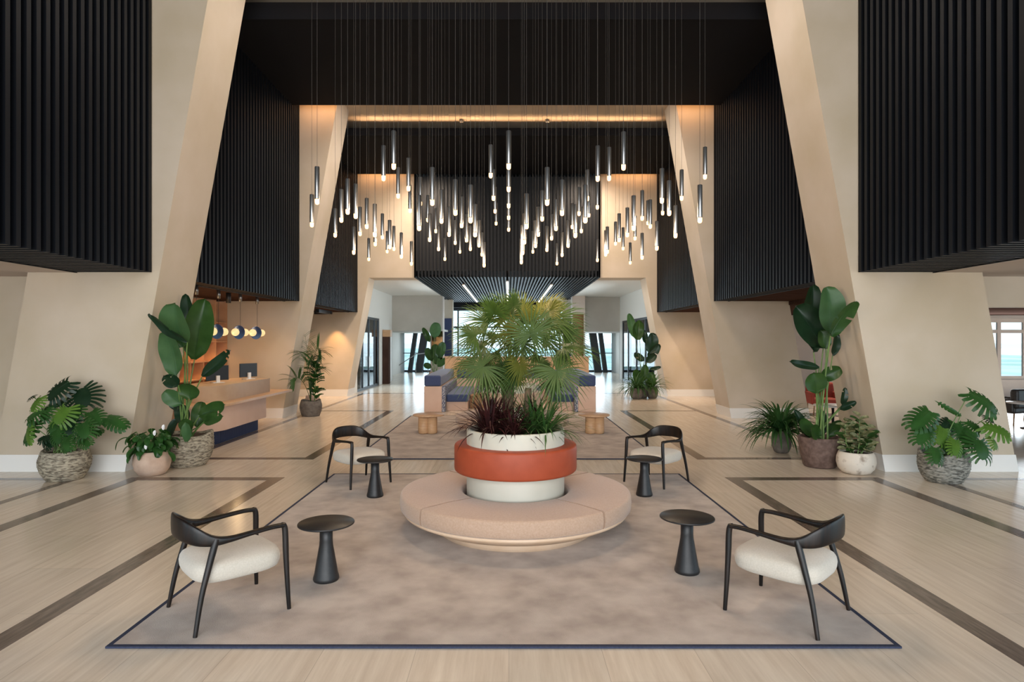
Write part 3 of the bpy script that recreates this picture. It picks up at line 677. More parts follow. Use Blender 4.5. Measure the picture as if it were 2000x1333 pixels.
# ------------------------------------------------------------------ chandelier of tube pendants
L2 = [(138,515,770),(102,705,925),(262,800,995),(304,670,893),(347,598,838),(402,633,867),(389,925,1113),(432,790,985),(478,730,937),(533,770,993),(536,872,1055),(593,370,608),(663,270,530),(693,520,728),(764,455,678),(774,640,827),(585,835,1008),(492,1003,1157),(618,955,1103),(635,880,1075),(664,920,1087),(715,965,1140),(784,1025,1188),(837,710,950),(845,585,780),(896,710,890),(909,835,1025),(927,520,777),(951,800,965),(970,920,1088),(990,673,900),(1013,1003,1155),(1042,790,990),(1085,603,845),(1084,880,1045),(1116,960,1105),(1128,720,930),(1162,840,1028),(1188,920,1087),(1189,640,897),(1220,772,993),(1247,880,1063),(1267,965,1125),(1282,1030,1200),(1327,365,588),(1346,533,743),(1357,655,830),(1364,760,912),(1450,270,530),(1450,457,683),(1450,595,795),(1450,695,875),(1450,790,955)]
L3 = [(170,700,938),(155,835,1043),(143,915,1115),(134,1005,1178),(213,955,1105),(231,883,1067),(250,790,990),(277,678,885),(311,520,777),(309,920,1093),(341,840,1015),(371,738,950),(413,605,847),(378,1037,1185),(413,963,1128),(454,880,1065),(483,765,937),(504,775,998),(529,655,847),(545,790,965),(572,640,897),(587,535,745),(597,690,857),(657,372,612),(655,615,803),(655,1008,1163),(735,382,608),(834,277,535),(712,950,1125),(723,925,1107),(779,890,1050),(804,835,1027),(831,930,1083),(860,795,993),(880,1037,1180),(903,713,950),(913,850,1015),(962,677,880),(961,968,1147),(1000,745,910),(1017,740,935),(1062,887,1085),(1097,527,762),(1102,660,843),(1147,610,847),(1190,780,1000),(1232,535,743),(1357,640,897),(1392,380,597)]
pend = [(580+a/3.507, 180+b_/3.507, 180+c/3.507) for a, b_, c in L2] + [(980+a/3.507, 180+b_/3.507, 180+c/3.507) for a, b_, c in L3]
rows = []
for x, ya, yb in pend:
    d = .315*F/(yb-ya); d = max(4.9, min(9.0, d)); p = P(x, yb, d); rows.append([x, yb, p])
ORD = 'first second third fourth fifth sixth seventh eighth ninth tenth eleventh twelfth thirteenth fourteenth fifteenth sixteenth seventeenth eighteenth nineteenth twentieth'.split()
ORD += ['twenty-'+o_ for o_ in ORD[:9]]+['thirtieth']+['thirty-'+o_ for o_ in ORD[:9]]
bands_ = {}
for r_ in rows:
    y = r_[1]; k = 'highest' if y < 385 else 'upper middle' if y < 435 else 'lower middle' if y < 472 else 'lowest'
    bands_.setdefault(k, []).append(r_)
proto = None
for k, lst in bands_.items():
    lst.sort(key=lambda r_: r_[0]); nn = len(lst)
    for i, (x, y, p) in enumerate(lst):
        side = 'left' if i < nn/2 else 'right'; j = i if side == 'left' else nn-1-i
        lab = 'grey metal tube pendant, %s glowing tip from the %s among the %s tips' % (ORD[j], side, k)
        if proto is None:
            proto = thing('tube_pendant', lab, 'pendant lamp', p, 0, 'tube pendants hanging over the round bench')
            MB().lathe([(0, .045), (.0195, .045), (.0205, .05), (.0205, .318), (.018, .322), (0, .322)], 20).build('tube', M['steel'], proto)
            MB().lathe([(0, 0), (.010, .002), (.0165, .010), (.018, .022), (.018, .046), (0, .046)], 16).build('bulb', M['bulb'], proto)
            MB().tube([(0, 0, .32), (0, 0, 1)], .0014, 5).build('cord', M['cord'], proto)
            t = proto
        else:
            t = dup(proto, p, 0, lab, 'tube pendants hanging over the round bench')
        c = [q for q in t.children if q.name.startswith('cord')][0]
        top = 7.9-p.z; c.location = (0, 0, 0)
        c.scale = (1, 1, (top-.32)/.68); c.location.z = .32-.32*(top-.32)/.68
for (x, y) in ((-1.2, 5.6), (1.2, 5.6), (-.9, 7.6), (.9, 7.6), (0, 6.6)):
    lamp('pendant_glow', 'POINT', (x, y, 3.05), 45, (1, .76, .52), shadow_soft_size=.25, specular_factor=0.0)

# ------------------------------------------------------------------ plants
rnd = random.Random(7)
def frame(base, tip, normal):
    u = (tip-base); L_ = u.length; u.normalize(); nrm = (normal-u*normal.dot(u)).normalized(); s = u.cross(nrm); return u, s, nrm, L_
def paddle(mb, base, tip, hw, normal, arch=.12, fold=.18, torn=0, wave=.02, seed=0):
    """broad undivided leaf with a midrib"""
    rr = random.Random(seed); u, s, nz, L_ = frame(base, tip, normal); n = 18; m = 5
    vs = []; cols = 2*m+1
    for i in range(n+1):
        t = i/n; wdt = hw*(math.sin(PI*t**.80))**.46 if 0 < t < 1 else hw*.03
        if t < .1: wdt = hw*(.15+.55*t/.1*1.0)
        c = base+u*(L_*t)+nz*(arch*L_*math.sin(PI*t)*1.0)
        for j in range(-m, m+1):
            q = j/m
            off = nz*(fold*hw*abs(q)**1.3*1.6 + wave*L_*math.sin(9*t+seed)*abs(q))
            vs.append(c+s*(wdt*q)+off+u*(abs(q)*wdt*.25))
    fs = []
    gaps = set()
    for g in range(torn): gaps.add((rr.randint(4, n-3), rr.choice((-1, 1))))
    for i in range(n):
        for j in range(2*m):
            sd = -1 if j < m else 1
            if (i, sd) in gaps and abs(j-m+.5) > 1.5: continue
            fs.append((i*cols+j, i*cols+j+1, (i+1)*cols+j+1, (i+1)*cols+j))
    mb.add(vs, fs, True)
    rib = [base+u*(L_*t)+nz*(arch*L_*math.sin(PI*t)-.002) for t in [k/10 for k in range(11)]]
    mb.tube(rib, [.009*(1-.8*k/10)*min(1, hw/.15) for k in range(11)], 5)
def monstera(mb, base, tip, hw, normal, seed=0, nf=8):
    """heart shaped split leaf: a solid centre and separate fingers"""
    rr = random.Random(seed); u, s, nz, L_ = frame(base, tip, normal)
    def wid(t): return hw*max(0.0, (math.sin(PI*(.18+.82*t)))**.55)*(1.0 if t > 0 else 1)
    def cen(t): return base+u*(L_*t)+nz*(.10*L_*math.sin(PI*max(0, t)))
    core = .42
    for sd in (-1, 1):
        n = 12; vs = []
        for i in range(n+1):
            t = -.10+1.08*i/n; c = cen(max(t, 0)) if t > 0 else base+u*(L_*t)*.3
            w_ = wid(max(t, 0.01))*core if t < .97 else .004
            vs += [c, c+s*(sd*w_)-nz*(.05*w_)+u*(w_*.2)]
        mb.add(vs, [(2*i, 2*i+1, 2*i+3, 2*i+2) for i in range(n)], True)
        for k in range(nf):
            t0 = -.02+.94*k/nf; t1 = t0+.94/nf*.84
            ang = R(-38)+R(88)*(k/(nf-1))          # base lobes point back, tip ones forward
            reach0 = wid(max(t0, .02))
            vs = []
            m_ = 4; bend = rr.uniform(-.25, .1)
            for q in range(m_+1):
                f_ = q/m_; r_ = reach0*(core*.55+(1.0-core*.55)*f_)*(1 if k < nf-1 else .8)
                wd = 1+.05*f_ if f_ < .9 else .6
                a_ = ang*(.35+.65*f_)
                d = s*(sd*math.cos(a_))+u*math.sin(a_)
                mid = (t0+t1)/2; half = (t1-t0)/2*wd*L_*(1+.35*f_)
                c = cen(max(mid, 0))*1.0+u*(0 if mid >= 0 else L_*mid)+d*r_-nz*(r_*(.12+.35*f_*f_)+bend*r_*.3*f_)
                e_ = u*math.cos(a_)-s*(sd*math.sin(a_))
                vs += [c-e_*half, c+e_*half]
            mb.add(vs, [(2*i, 2*i+1, 2*i+3, 2*i+2) for i in range(m_)], True)
    mb.tube([cen(t/8) - nz*.003 for t in range(9)], [.006*(1-.7*t/8) for t in range(9)], 5)
def stem(mb, a, b_, r0=.010, r1=.007, sag=.12, out=None):
    a = Vector(a); b_ = Vector(b_); pts = []
    hor = Vector((b_.x-a.x, b_.y-a.y, 0))
    for i in range(9):
        t = i/8; q = a+Vector((0, 0, (b_.z-a.z)*t))+hor*(t**(1.0+sag*8)); pts.append(q)
    mb.tube(pts, [r0+(r1-r0)*i/8 for i in range(9)], 6)
def blade(mb, base, d0, L_, w_, droop, n=7, fold=.3):
    """narrow strap leaf bending under its weight"""
    d = Vector(d0).normalized(); p = Vector(base); vs = []
    s = d.cross(Vector((0, 0, 1)));  s = s.normalized() if s.length > 1e-3 else Vector((1, 0, 0))
    for i in range(n+1):
        t = i/n; w = w_*(.55+1.6*t*(1-t) if t < .5 else .95*(1-((t-.5)/.5)**1.6)+.02)
        nn = s.cross(d)
        vs += [p-s*w+nn*(w*fold), p, p+s*w+nn*(w*fold)]
        d = (d+Vector((0, 0, -droop/n*(.4+1.2*t)))).normalized(); p = p+d*(L_/n)
    fs = []
    for i in range(n): fs += [(3*i, 3*i+1, 3*i+4, 3*i+3), (3*i+1, 3*i+2, 3*i+5, 3*i+4)]
    mb.add(vs, fs, True)

def pot_basket(t, r_, h, mat, wavy=True, seed=0, top=.86, bot=.66):
    rr = random.Random(seed); ph = rr.uniform(0, 6)
    def wob(a, j, z):
        k = z/h
        return (1+.012*math.sin(3*a+ph)+.018*math.sin(14*a+j*2.1)*(1 if wavy else .2), (.022*math.sin(a*2+ph)+.012*math.sin(3*a))*k*k if wavy else 0)
    prof = []; n = 26
    for i in range(n+1):
        k = i/n; q = bot+(1-bot)*math.sin(PI*min(1, k*.78))**.8 if k < .64 else 1-(1-top)*((k-.64)/.36)**1.3
        prof.append((r_*q*(1+(.014 if (wavy and i % 2) else 0)), h*k))
    prof = [(0, .0)] + prof + [(prof[-1][0]-.025, h), (prof[-1][0]-.03, h-.06)]
    MB().lathe(prof, 56, wob=wob).build('pot', mat, t)
    MB().lathe([(0, h-.045), (prof[-1][0], h-.05)], 30).build('soil', M['soil'], t)
def pot_bowl(t, r_, h, mat, prof=None):
    prof = prof or [(0, 0), (.55, 0), (.72, .05), (.92, .25), (1.0, .5), (.98, .75), (.9, .93), (.86, 1.0), (.80, 1.0), (.80, .88)]
    MB().lathe([(a*r_, b_*h) for a, b_ in prof], 48).build('pot', mat, t)
    MB().lathe([(0, h*.9), (r_*prof[-1][0], h*.89)], 30).build('soil', M['soil'], t)

def plant(name, label, cat, loc): return thing(name, label, cat, loc)
def rel(p, loc): return Vector(p)-Vector(loc)

# --- leaning list of paddle leaves: (base px, tip px, half width px, depth offset base, depth offset tip, material, torn, normal tilt)
def strelitzia(loc, D, leaves, label, potf, zs, scale_r=1.0, name='bird_of_paradise_plant'):
    t = plant(name, label, 'potted plant', loc); potf(t)
    for i, (bx, by, tx, ty, hw, d0, d1, mt, torn, nx) in enumerate(leaves):
        a = rel(P(bx, by, D+d0), loc); b_ = rel(P(tx, ty, D+d1), loc)
        lm = MB()
        paddle(lm, a, b_, hw*D/F, Vector((nx, -1, .25)), arch=-.07 if i % 2 else .05, fold=.2, torn=torn, seed=i)
        lf = lm.build('leaf', M[mt], t)
        sm_ = MB(); s0 = Vector((rnd.uniform(-.10, .10), rnd.uniform(-.08, .08), zs-.03))
        stem(sm_, s0, a, .017*scale_r, .009*scale_r, .05); sm_.build('stalk', M['stem_green'], t)
    return t
D = 9.9; loc = (P(367, 0, D).x, D, 0)
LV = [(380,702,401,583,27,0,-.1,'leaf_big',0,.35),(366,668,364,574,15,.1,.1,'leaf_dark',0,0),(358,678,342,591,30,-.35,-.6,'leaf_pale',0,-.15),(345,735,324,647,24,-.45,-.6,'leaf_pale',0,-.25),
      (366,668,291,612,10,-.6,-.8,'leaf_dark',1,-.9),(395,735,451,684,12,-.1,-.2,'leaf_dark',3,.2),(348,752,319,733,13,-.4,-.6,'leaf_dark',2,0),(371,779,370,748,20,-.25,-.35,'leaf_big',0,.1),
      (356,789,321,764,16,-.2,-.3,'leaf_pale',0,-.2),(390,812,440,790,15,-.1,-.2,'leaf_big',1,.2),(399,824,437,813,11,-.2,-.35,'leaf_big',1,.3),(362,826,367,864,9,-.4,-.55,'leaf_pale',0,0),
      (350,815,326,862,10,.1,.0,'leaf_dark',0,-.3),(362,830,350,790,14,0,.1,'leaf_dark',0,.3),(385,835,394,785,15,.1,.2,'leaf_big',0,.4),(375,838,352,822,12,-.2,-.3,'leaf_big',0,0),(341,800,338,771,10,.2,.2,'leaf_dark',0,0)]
strelitzia(loc, D, LV, 'tall bird of paradise plant with huge leaves in woven basket beside the reception', lambda t: pot_basket(t, .375, .52, M['basket'], seed=1, top=.97), .48)
D = 9.8; loc = (P(1601, 0, D).x, D, 0)
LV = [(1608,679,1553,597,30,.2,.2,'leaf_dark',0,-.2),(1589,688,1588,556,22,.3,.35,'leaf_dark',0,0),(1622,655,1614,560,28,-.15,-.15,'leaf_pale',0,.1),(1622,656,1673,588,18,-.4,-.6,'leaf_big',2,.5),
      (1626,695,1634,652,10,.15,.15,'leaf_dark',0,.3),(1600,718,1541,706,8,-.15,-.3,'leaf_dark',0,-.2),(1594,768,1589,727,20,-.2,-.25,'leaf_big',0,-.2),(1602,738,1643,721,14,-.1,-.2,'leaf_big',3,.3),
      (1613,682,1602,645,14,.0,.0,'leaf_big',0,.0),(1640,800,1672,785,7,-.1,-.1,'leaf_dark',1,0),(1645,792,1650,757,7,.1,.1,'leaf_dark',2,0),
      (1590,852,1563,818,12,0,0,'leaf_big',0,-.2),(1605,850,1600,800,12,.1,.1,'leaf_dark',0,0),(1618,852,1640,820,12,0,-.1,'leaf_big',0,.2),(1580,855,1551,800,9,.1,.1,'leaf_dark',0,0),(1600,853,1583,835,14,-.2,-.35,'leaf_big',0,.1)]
strelitzia(loc, D, LV, 'tall bird of paradise plant with huge leaves in a brown stone pot on the right', lambda t: pot_bowl(t, .325, .48, M['stone_brown'], [(0, 0), (.68, 0), (.76, .06), (.9, .45), (.97, .8), (1.0, .97), (.98, 1.0), (.9, 1.0), (.88, .86)]), .43)
D = 21.6; loc = (P(1253, 0, D).x, D, 0)
LV = [(1240,660,1228,612,8,0,0,'leaf_pale',0,-.2),(1248,625,1245,664,11,-.1,-.1,'leaf_big',0,0),(1268,692,1274,650,13,0,0,'leaf_dark',0,.3),(1262,672,1258,645,6,0,.1,'leaf_dark',0,0),(1265,700,1288,672,9,.1,0,'leaf_dark',1,.3),
      (1258,705,1238,690,7,0,0,'leaf_dark',1,0),(1262,708,1281,693,8,0,0,'leaf_dark',0,0),(1268,722,1291,717,4,0,0,'leaf_dark',0,0),(1256,745,1260,712,8,0,0,'leaf_big',0,0),(1250,750,1240,722,9,.1,.1,'leaf_big',0,0),(1270,760,1272,726,9,0,0,'leaf_big',0,0)]
strelitzia(loc, D, LV, 'tall leafy plant in a dark stone pot before the far right glazed doors', lambda t: pot_bowl(t, .25, .34, M['pot_dark']), .3, .7)
D = 30.0; loc = (P(849, 0, D).x, D, 0)
LV = [(848,660,853,630,11,0,0,'leaf_pale',0,.1),(840,668,826,640,6,0,0,'leaf_big',0,-.2),(856,700,866,668,9,0,0,'leaf_big',0,.2),(844,705,833,680,8,0,0,'leaf_big',0,0),(852,712,850,672,10,.1,.1,'leaf_big',0,0),(855,716,872,700,6,0,0,'leaf_big',0,.2),(843,718,828,712,6,0,0,'leaf_big',0,0)]
strelitzia(loc, D, LV, 'tall banana leafed plant beside the far left mirrored column', lambda t: pot_bowl(t, .3, .5, M['clay_pink']), .45)

def monstera_plant(loc, D, leaves, label, potf, zs):
    t = plant('monstera_plant', label, 'potted plant', loc); potf(t)
    for i, (bx, by, tx, ty, hw, d0, mt, nx, nz_) in enumerate(leaves):
        a = rel(P(bx, by, D+d0), loc); b_ = rel(P(tx, ty, D+d0-.12), loc)
        lm = MB(); monstera(lm, a, b_, hw*D/F, Vector((nx, -1, nz_)), seed=i*3+1)
        lm.build('leaf', M[mt], t)
        sm_ = MB(); s0 = Vector((rnd.uniform(-.12, .12), rnd.uniform(-.1, .1), zs-.03)); stem(sm_, s0, a, .009, .006, .04); sm_.build('stalk', M['stem_green'], t)
    return t
def q8(l): return [(30+a/5.8, 720+b_/5.8, 30+c/5.8, 720+d/5.8, w_/5.8, e_, m_, n_, z_) for a, b_, c, d, w_, e_, m_, n_, z_ in l]
D = 8.9; loc = (P(127, 0, D).x, D, 0)
g, br_, dk = 'leaf_monstera', 'leaf_bright', 'leaf_dark'
LM = q8([(600,150,370,370,165,.1,dk,-.2,.5),(740,230,800,440,215,.15,dk,.1,.6),(580,440,470,640,160,-.25,br_,0,.8),(280,330,190,500,110,0,br_,-.4,.4),(320,470,130,600,130,-.1,g,-.5,.6),(250,600,100,860,120,-.1,g,-.6,.2),
         (160,620,170,880,90,-.2,br_,-.6,.1),(860,490,960,660,125,.0,g,.3,.5),(1040,560,1270,690,105,-.05,g,.4,.7),(760,620,800,800,140,-.25,g,.1,.7),(400,760,250,830,80,-.2,dk,-.2,.8),(740,800,850,880,80,-.25,g,.2,.6),
         (580,780,600,950,80,-.3,g,0,.6),(470,560,420,760,130,-.1,g,-.2,.6),(640,560,620,780,130,-.1,dk,.1,.5),(400,420,300,600,120,0,g,-.3,.6),(700,430,640,600,120,0,g,0,.6),(210,310,150,350,60,.1,dk,-.3,.3),(460,690,500,860,100,-.2,g,0,.5),(880,690,990,740,60,0,g,.3,.6),(560,340,500,440,90,.1,dk,0,.6),(330,800,420,900,70,-.1,dk,0,.5)])
monstera_plant(loc, D, LM, 'bushy monstera with split leaves in a woven basket at the far left by the baseboard', lambda t: pot_basket(t, .325, .43, M['basket'], seed=3), .4)
def q6(l): return [(1460+a/3.03, 520+b_/3.03, 1460+c/3.03, 520+d/3.03, w_/3.03, e_, m_, n_, z_) for a, b_, c, d, w_, e_, m_, n_, z_ in l]
D = 8.75; loc = (P(1842, 0, D).x, D, 0)
LM = q6([(1315,750,1480,880,90,0,g,.3,.6),(1400,945,1560,1010,70,-.1,br_,.4,.6),(1370,1030,1390,1150,95,-.3,g,.2,.9),(1080,860,970,970,85,-.1,g,-.3,.7),(1060,960,1010,1060,70,-.2,g,-.3,.7),(1110,1075,1115,1175,55,-.35,g,0,.8),
         (1230,1030,1225,1125,48,-.3,br_,0,.8),(1260,885,1108,795,14,0,g,-.8,.1),(1200,920,1120,1000,60,.05,dk,0,.7),(1300,920,1380,990,62,.1,g,.2,.7),(1240,930,1270,1040,65,0,g,0,.6),(1160,960,1130,1060,60,-.1,br_,-.1,.6),(1330,980,1290,1080,62,-.1,g,0,.6),
         (1180,1000,1180,1110,50,-.1,g,0,.5),(1420,890,1450,930,40,.1,dk,.3,.5),(1220,1060,1290,1110,48,-.2,g,0,.8),(1440,1010,1470,1090,40,-.1,br_,.4,.6)])
monstera_plant(loc, D, LM, 'monstera with big split leaves in a grey woven pot against the right pier', lambda t: pot_basket(t, .315, .42, M['basket_grey'], seed=5, top=.95), .39)

# peace lily in pink clay pot
D = 9.2; loc = (P(297, 0, D).x, D, 0)
t = plant('peace_lily_plant', 'small drooping leafy plant in a round pink clay pot between two baskets', 'potted plant', loc)
pot_bowl(t, .255, .36, M['clay_pink'])
lm = MB(); sm_ = MB()
for i in range(120):
    a = rnd.uniform(0, 2*PI); r1 = rnd.uniform(.08, .27); z = rnd.uniform(.42, .72)-r1*.3
    b_ = Vector((r1*math.cos(a), r1*math.sin(a), z)); out = Vector((math.cos(a), math.sin(a), 0))
    tip = b_+out*rnd.uniform(.06, .12)+Vector((0, 0, -rnd.uniform(.06, .17)))
    paddle(lm, b_, tip, rnd.uniform(.035, .055), out+Vector((0, 0, .7)), arch=.15, fold=.15, seed=i, wave=0)
    stem(sm_, (b_.x*.3, b_.y*.3, .3), b_, .004, .003, .03)
b_ = rel(P(262, 856, D-.1), loc); tip = rel(P(226, 880, D-.2), loc); paddle(lm, b_, tip, .022, Vector((0, -.3, 1)), arch=.35); stem(sm_, (0, 0, .3), b_, .004, .003)
lm.build('foliage', M['leaf_monstera'], t); sm_.build('stalks', M['stem_green'], t)
fl = MB()
for (px, py) in ((285, 878), (302, 851), (319, 840)):
    q = rel(P(px, py, D-.28), loc); paddle(fl, q, q+Vector((.01, 0, .08)), .022, Vector((0, -1, 0)), wave=0)
fl.build('white_bloom', M['white_plastic'], t)

# fern spreading left of the brown pot
def fern(loc, h, label, n, L0, mat, pot_r, spread=1.0, name='fern_plant'):
    t = plant(name, label, 'potted plant', loc)
    pot_bowl(t, pot_r, h, M['pot_dark'])
    lm = MB()
    for i in range(n):
        a = rnd.uniform(0, 2*PI); el = rnd.uniform(.35, 1.3)
        d = Vector((math.cos(a)*math.cos(el)*spread, math.sin(a)*math.cos(el)*spread, math.sin(el)))
        blade(lm, (rnd.uniform(-.06, .06), rnd.uniform(-.06, .06), h*.85), d, L0*rnd.uniform(.7, 1.1), rnd.uniform(.014, .026), rnd.uniform(1.2, 2.8), n=9)
    lm.build('foliage', mat, t); return t
fern((4.88, 11.0, 0), .4, 'dark green arching fern in a dark pot, left of the brown stone pot', 280, .86, M['leaf_fern'], .17)
fern((P(1243, 0, 21.2).x, 21.2, 0), .38, 'arching fern in a dark pot in front of the far right glazed doors', 120, .85, M['leaf_fern'], .22)
fern((P(1274, 0, 21.4).x, 21.4, 0), .4, 'grassy plant in a small dark pot, rightmost before the far right doors', 90, .75, M['leaf_grass'], .2)

# variegated rubber plant in white stone bowl
D = 9.3; loc = (P(1672, 0, D).x, D, 0)
t = plant('rubber_plant', 'small cream and green variegated plant in a mottled white stone bowl', 'potted plant', loc)
pot_bowl(t, .272, .33, M['stone_white'])
lm = MB(); ld = MB(); sm_ = MB()
for k, (sx_, sy_, top) in enumerate(((-.15, 0, .78), (.02, -.05, .86), (.17, .03, .70), (-.02, .1, .74), (.1, -.1, .6))):
    sm_.tube([(sx_*.4, sy_*.5, .28), (sx_, sy_, .45), (sx_*1.15, sy_, top-.05)], [.009, .008, .005], 6)
    for i in range(17):
        z = .33+(top-.33)*i/16; a = i*2.4+k
        out = Vector((math.cos(a), math.sin(a), 0)); b_ = Vector((sx_*(1+.15*i/16), sy_, z))
        paddle(lm if (i+k) % 3 else ld, b_, b_+out*rnd.uniform(.12, .18)+Vector((0, 0, rnd.uniform(-.01, .09))), rnd.uniform(.042, .058), Vector((0, -.5, 1))+out*.2, arch=.05, wave=0, seed=i)
lm.build('foliage', M['leaf_varieg'], t); ld.build('foliage', M['leaf_big'], t)['label'] = 'plain dark green leaves'; sm_.build('stalks', M['stem_green'], t)

# kentia palm and rubber plant by the middle left pier
D = 16.4; loc = (P(607, 0, D).x, D, 0)
t = plant('kentia_palm', 'leafy palm in a round dark basket at the foot of the middle left pier', 'potted plant', loc)
pot_basket(t, .285, .42, M['pot_dark'], seed=8, bot=.75)
sm_ = MB()
for (bx, by, mt, k) in ((596,655,'leaf_fern',0),(628,688,'leaf_fern',1),(588,695,'leaf_fern',-1),(568,742,'leaf_fern',-2),(612,700,'leaf_fern',1),(600,720,'leaf_fern',0),(626,720,'leaf_big',1)):
    tip = rel(P(bx, by, D+(rnd.uniform(-.2, .1) if k >= 0 else -.75)), loc); pts = []
    for i in range(11):
        q = i/10; pts.append(Vector((tip.x*q**1.6, tip.y*q, .36+(tip.z-.36)*(q if k == 0 else math.sin(q*PI*.62)/math.sin(PI*.62)))))
    lm = MB(); lm.tube(pts, [.009*(1-.7*i/10) for i in range(11)], 5)
    for i in range(5, 11):
        for sd in (-1, 1):
            for e_ in range(2):
                dd = (pts[i]-pts[i-1]).normalized(); sdv = dd.cross(Vector((0, -1, .2))).normalized()
                blade(lm, pts[i]-dd*.04*e_, dd*.8+sdv*sd, .40*(1.15-abs(i-8)*.12), .022, .8, n=5)
    lm.build('frond', M[mt], t)
lm = MB()
for i in range(46):
    q = rnd.uniform(.45, 1.45); a = i*2.4; out = Vector((math.cos(a), math.sin(a), 0)); b_ = Vector((.12, 0, q))+out*.05
    paddle(lm, b_, b_+out*rnd.uniform(.14, .26)+Vector((0, 0, rnd.uniform(.02, .14))), rnd.uniform(.05, .085), Vector((0, 0, 1))-out*.4, seed=i, wave=0)
lm.build('foliage', M['leaf_monstera'], t)
MB().tube([(.1, 0, .36), (.12, 0, .9), (.13, 0, 1.45)], [.014, .012, .008], 6).tube([(-.02, .03, .36), (-.03, 0, 1.2)], [.012, .01], 6).build('stalks', M['stem_green'], t)
t = thing('clay_pot', 'pink clay pot behind the dark basket at the middle left pier', 'pot', (-5.42, 16.95, 0)); pot_bowl(t, .2, .5, M['clay_pink'])

# --- fan palm in the planter
def fan(mb, hub, axis, nrm, r_, n=26, arc=300, seed=0, droop=.25):
    rr = random.Random(seed); ax = Vector(axis).normalized(); nz = (Vector(nrm)-ax*Vector(nrm).dot(ax)).normalized(); sd = ax.cross(nz)
    for i in range(n):
        a = R(-arc/2+arc*i/(n-1)+rr.uniform(-2, 2)); d = ax*math.cos(a)+sd*math.sin(a)
        L_ = r_*(1-.28*(abs(a)/PI)**2)*rr.uniform(.9, 1.06); w_ = .0082
        tang = -ax*math.sin(a)+sd*math.cos(a); vs = []; m = 6
        for k in range(m+1):
            t = k/m; c = hub+d*(L_*t)+nz*(L_*(.04*t-droop*.55*t*t*rr.uniform(.5, 1.5)))-Vector((0, 0, .20*L_*t*t*t))
            ww = w_*(.25+2.2*t if t < .38 else 1.08*(1-((t-.38)/.62)**1.5)+.05)
            vs += [c-tang*ww+nz*ww*.5, c, c+tang*ww+nz*ww*.5]
        fs = []
        for k in range(m): fs += [(3*k, 3*k+1, 3*k+4, 3*k+3), (3*k+1, 3*k+2, 3*k+5, 3*k+4)]
        mb.add(vs, fs, True)
loc = (BX, BY, 1.01)
t = plant('fan_palm', 'large fan palm growing from the round planter', 'palm', loc)
tr = MB(); tr.tube([(-.08, 0, 0), (-.085, 0, .25), (-.07, .0, .52), (-.06, 0, .66)], [.05, .058, .065, .05], 14)
tr.tube([(.10, .06, 0), (.13, .05, .3), (.14, .05, .48)], [.035, .04, .035], 12)
for i in range(60):
    z = rnd.uniform(.05, .62); a = rnd.uniform(0, 2*PI); q = Vector((-.08+.055*math.cos(a), .055*math.sin(a), z))
    blade(tr, q, (math.cos(a)*.5, math.sin(a)*.5, 1), .09, .009, 0, n=3)
tr.build('trunk', M['stem_brown'], t)
crown = Vector((-.06, 0, .66))
# hubs: crop pixel (origin 850,560, scale 4.167), radius px, axis in picture, depth offset, material
FN = [(775,385,235,(.1,1.0),-.45,'leaf_palm_grey',.55),(385,655,225,(-.9,-.35),-.35,'leaf_palm_grey',.5),(1045,495,270,(1.0,.05),-.1,'leaf_palm',.1),(990,690,240,(.6,-.7),-.4,'leaf_palm_grey',.4),
      (400,490,260,(-1,.1),0,'leaf_palm',.2),(580,250,230,(-.25,1),0,'leaf_palm',.2),(700,230,230,(.1,1),.3,'leaf_palm_yellow',.2),(860,230,230,(.45,1),.2,'leaf_palm_yellow',.3),(960,270,240,(.8,.6),0,'leaf_palm',.2),
      (430,290,230,(-.7,.7),.1,'leaf_palm',.3),(330,400,190,(-1,.5),-.2,'leaf_palm',.3),(690,640,150,(.3,-1),-.3,'leaf_palm_yellow',.6),(520,540,180,(-.5,-.2),.3,'leaf_palm',.2),(610,380,200,(-.2,.6),-.2,'leaf_palm_yellow',.5),
      (880,420,210,(.9,.2),.35,'leaf_palm',.2),(800,560,200,(.7,-.4),.3,'leaf_palm',.2),(300,620,180,(-1,-.1),.2,'leaf_palm_yellow',.2),(640,160,150,(0,1),-.15,'leaf_palm',.1),(760,300,200,(.2,1),.5,'leaf_palm',.3),
      (500,420,190,(-.6,.5),.45,'leaf_palm',.3),(1040,380,200,(.9,.5),.25,'leaf_palm',.2),(540,700,170,(-.5,-.8),0,'leaf_palm',.3),(850,640,160,(.7,-.6),0,'leaf_palm',.3),(480,220,180,(-.5,1),-.3,'leaf_palm',.3),(930,200,170,(.5,1),-.25,'leaf_palm_yellow',.3),(700,460,190,(.1,.3),0,'leaf_palm_grey',.5),
      (420,600,200,(-.6,-.6),.35,'leaf_palm',.3),(1000,560,180,(.9,-.3),.4,'leaf_palm',.3),(460,740,170,(-.8,-.6),-.1,'leaf_palm',.3),(930,760,170,(.8,-.6),.1,'leaf_palm',.3),(640,720,140,(.1,-1),-.15,'leaf_palm',.4),(620,480,180,(-.3,.2),-.3,'leaf_palm',.4),(880,330,190,(.5,.6),-.3,'leaf_palm',.3)]
for i, (cx, cy, rp, ax, dd, mt, face) in enumerate(FN):
    hub = rel(P(850+cx/4.167, 560+cy/4.167, BY+dd), loc)
    axis = Vector((ax[0], dd*.8, ax[1])); nrm = Vector((ax[0]*.3+rnd.uniform(-.75, .75), -.25-face*.8, 1.0-face*.5)); r_ = 1.27*rp/4.167*BY/F
    lm = MB(); fan(lm, hub, axis, nrm, r_, n=36, arc=230 if face < .35 else 310, seed=i)
    s0 = crown + Vector((rnd.uniform(-.02, .02), 0, 0)); pts = []
    for k in range(9):
        q = k/8; c = s0.lerp(hub, q); c.z += .10*math.sin(PI*q)*(hub-s0).length; pts.append(c)
    lm.tube(pts, [.006-.002*k/8 for k in range(9)], 5)
    lm.build('frond', M[mt], t)
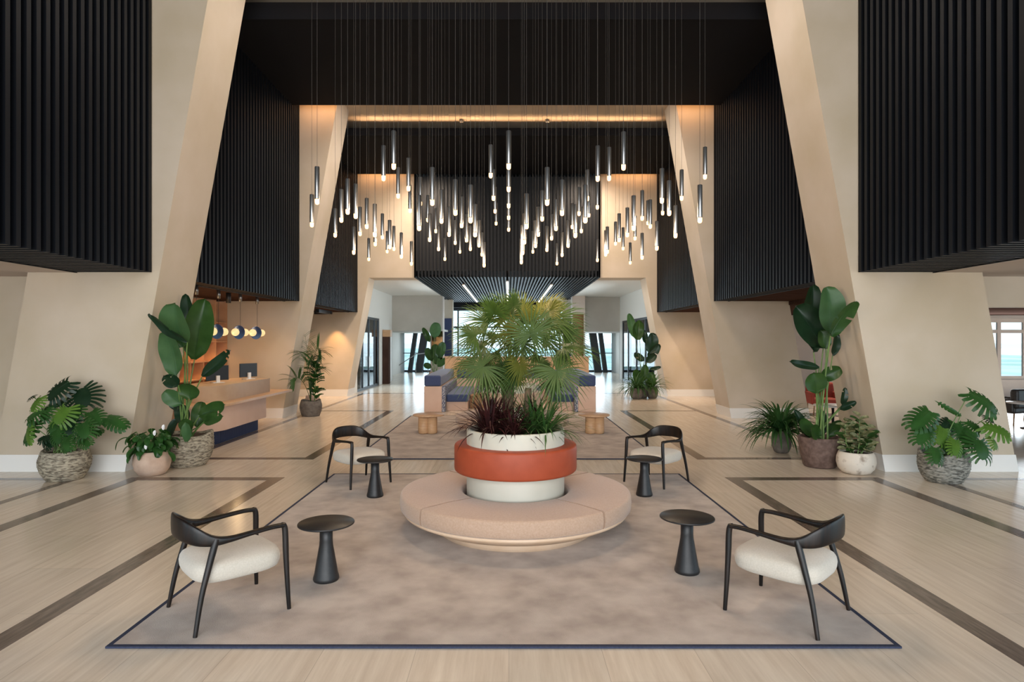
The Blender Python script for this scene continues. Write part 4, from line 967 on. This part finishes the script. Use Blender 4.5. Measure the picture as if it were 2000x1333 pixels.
# underplanting: burgundy cordylines to the left, green tufts to the right
def tuft(c, n, L0, mat, label, name, el0=.32, el1=1.4, w_=.012, cat='plant', grp=None, a0=0, a1=2*PI):
    t = thing(name, label, cat, (BX+c[0], BY+c[1], 1.01), 0, grp); lm = MB()
    for i in range(n):
        a = rnd.uniform(a0, a1); el = rnd.uniform(el0, el1)
        blade(lm, (rnd.uniform(-.02, .02), rnd.uniform(-.02, .02), 0), (math.cos(a)*math.cos(el), math.sin(a)*math.cos(el), math.sin(el)), L0*rnd.uniform(.75, 1.1), w_*rnd.uniform(.7, 1.1), rnd.uniform(.5, 2.1), n=8)
    lm.build('foliage', mat, t)
G1 = 'burgundy spiky plants under the palm'
tuft((-.27, -.12), 90, .60, M['leaf_red'], 'burgundy spiky plant at the left of the planter, under the palm', 'cordyline_plant', grp=G1)
tuft((-.02, -.30), 64, .42, M['leaf_red'], 'burgundy spiky plant at the planter front, leaves hanging over the rim', 'cordyline_plant', grp=G1, el0=.38)
tuft((-.12, -.05), 56, .46, M['leaf_red'], 'burgundy spiky plant close beside the palm trunk', 'cordyline_plant', grp=G1, el0=.4)
tuft((-.33, .08), 46, .46, M['leaf_red'], 'burgundy spiky plant at the rear left of the planter', 'cordyline_plant', grp=G1, el0=.4)
tuft((.17, -.08), 90, .55, M['leaf_grass'], 'green grassy tuft right of the palm trunk in the planter', 'grassy_plant', el0=.4, w_=.009, grp='green tufts in the planter')
tuft((.31, -.12), 110, .60, M['leaf_grass'], 'green grassy tuft at the right rim of the planter', 'grassy_plant', el0=.35, w_=.009, grp='green tufts in the planter')
tuft((.22, .15), 40, .5, M['leaf_red'], 'burgundy spiky plant at the rear right of the planter', 'cordyline_plant', grp=G1, el0=.6)
# shrub in the second planter
t = thing('leafy_shrub', 'dark green bushy plant in the farther bench planter, behind the palm', 'plant', (BX, 13.25, 1.01))
lm = MB()
for i in range(260):
    a = rnd.uniform(0, 2*PI); el = rnd.uniform(0, 1.5); rr_ = rnd.uniform(.2, .42)
    out = Vector((math.cos(a)*math.cos(el), math.sin(a)*math.cos(el), math.sin(el))); b_ = out*rr_+Vector((-.2, 0, .05)); paddle(lm, b_, b_+out*.14, .03, Vector((0, -.3, 1)), wave=0)
lm.build('foliage', M['leaf_fern'], t)
MB().tube([(-.2, 0, 0), (-.2, 0, .3)], .02).build('stem', M['stem_brown'], t)
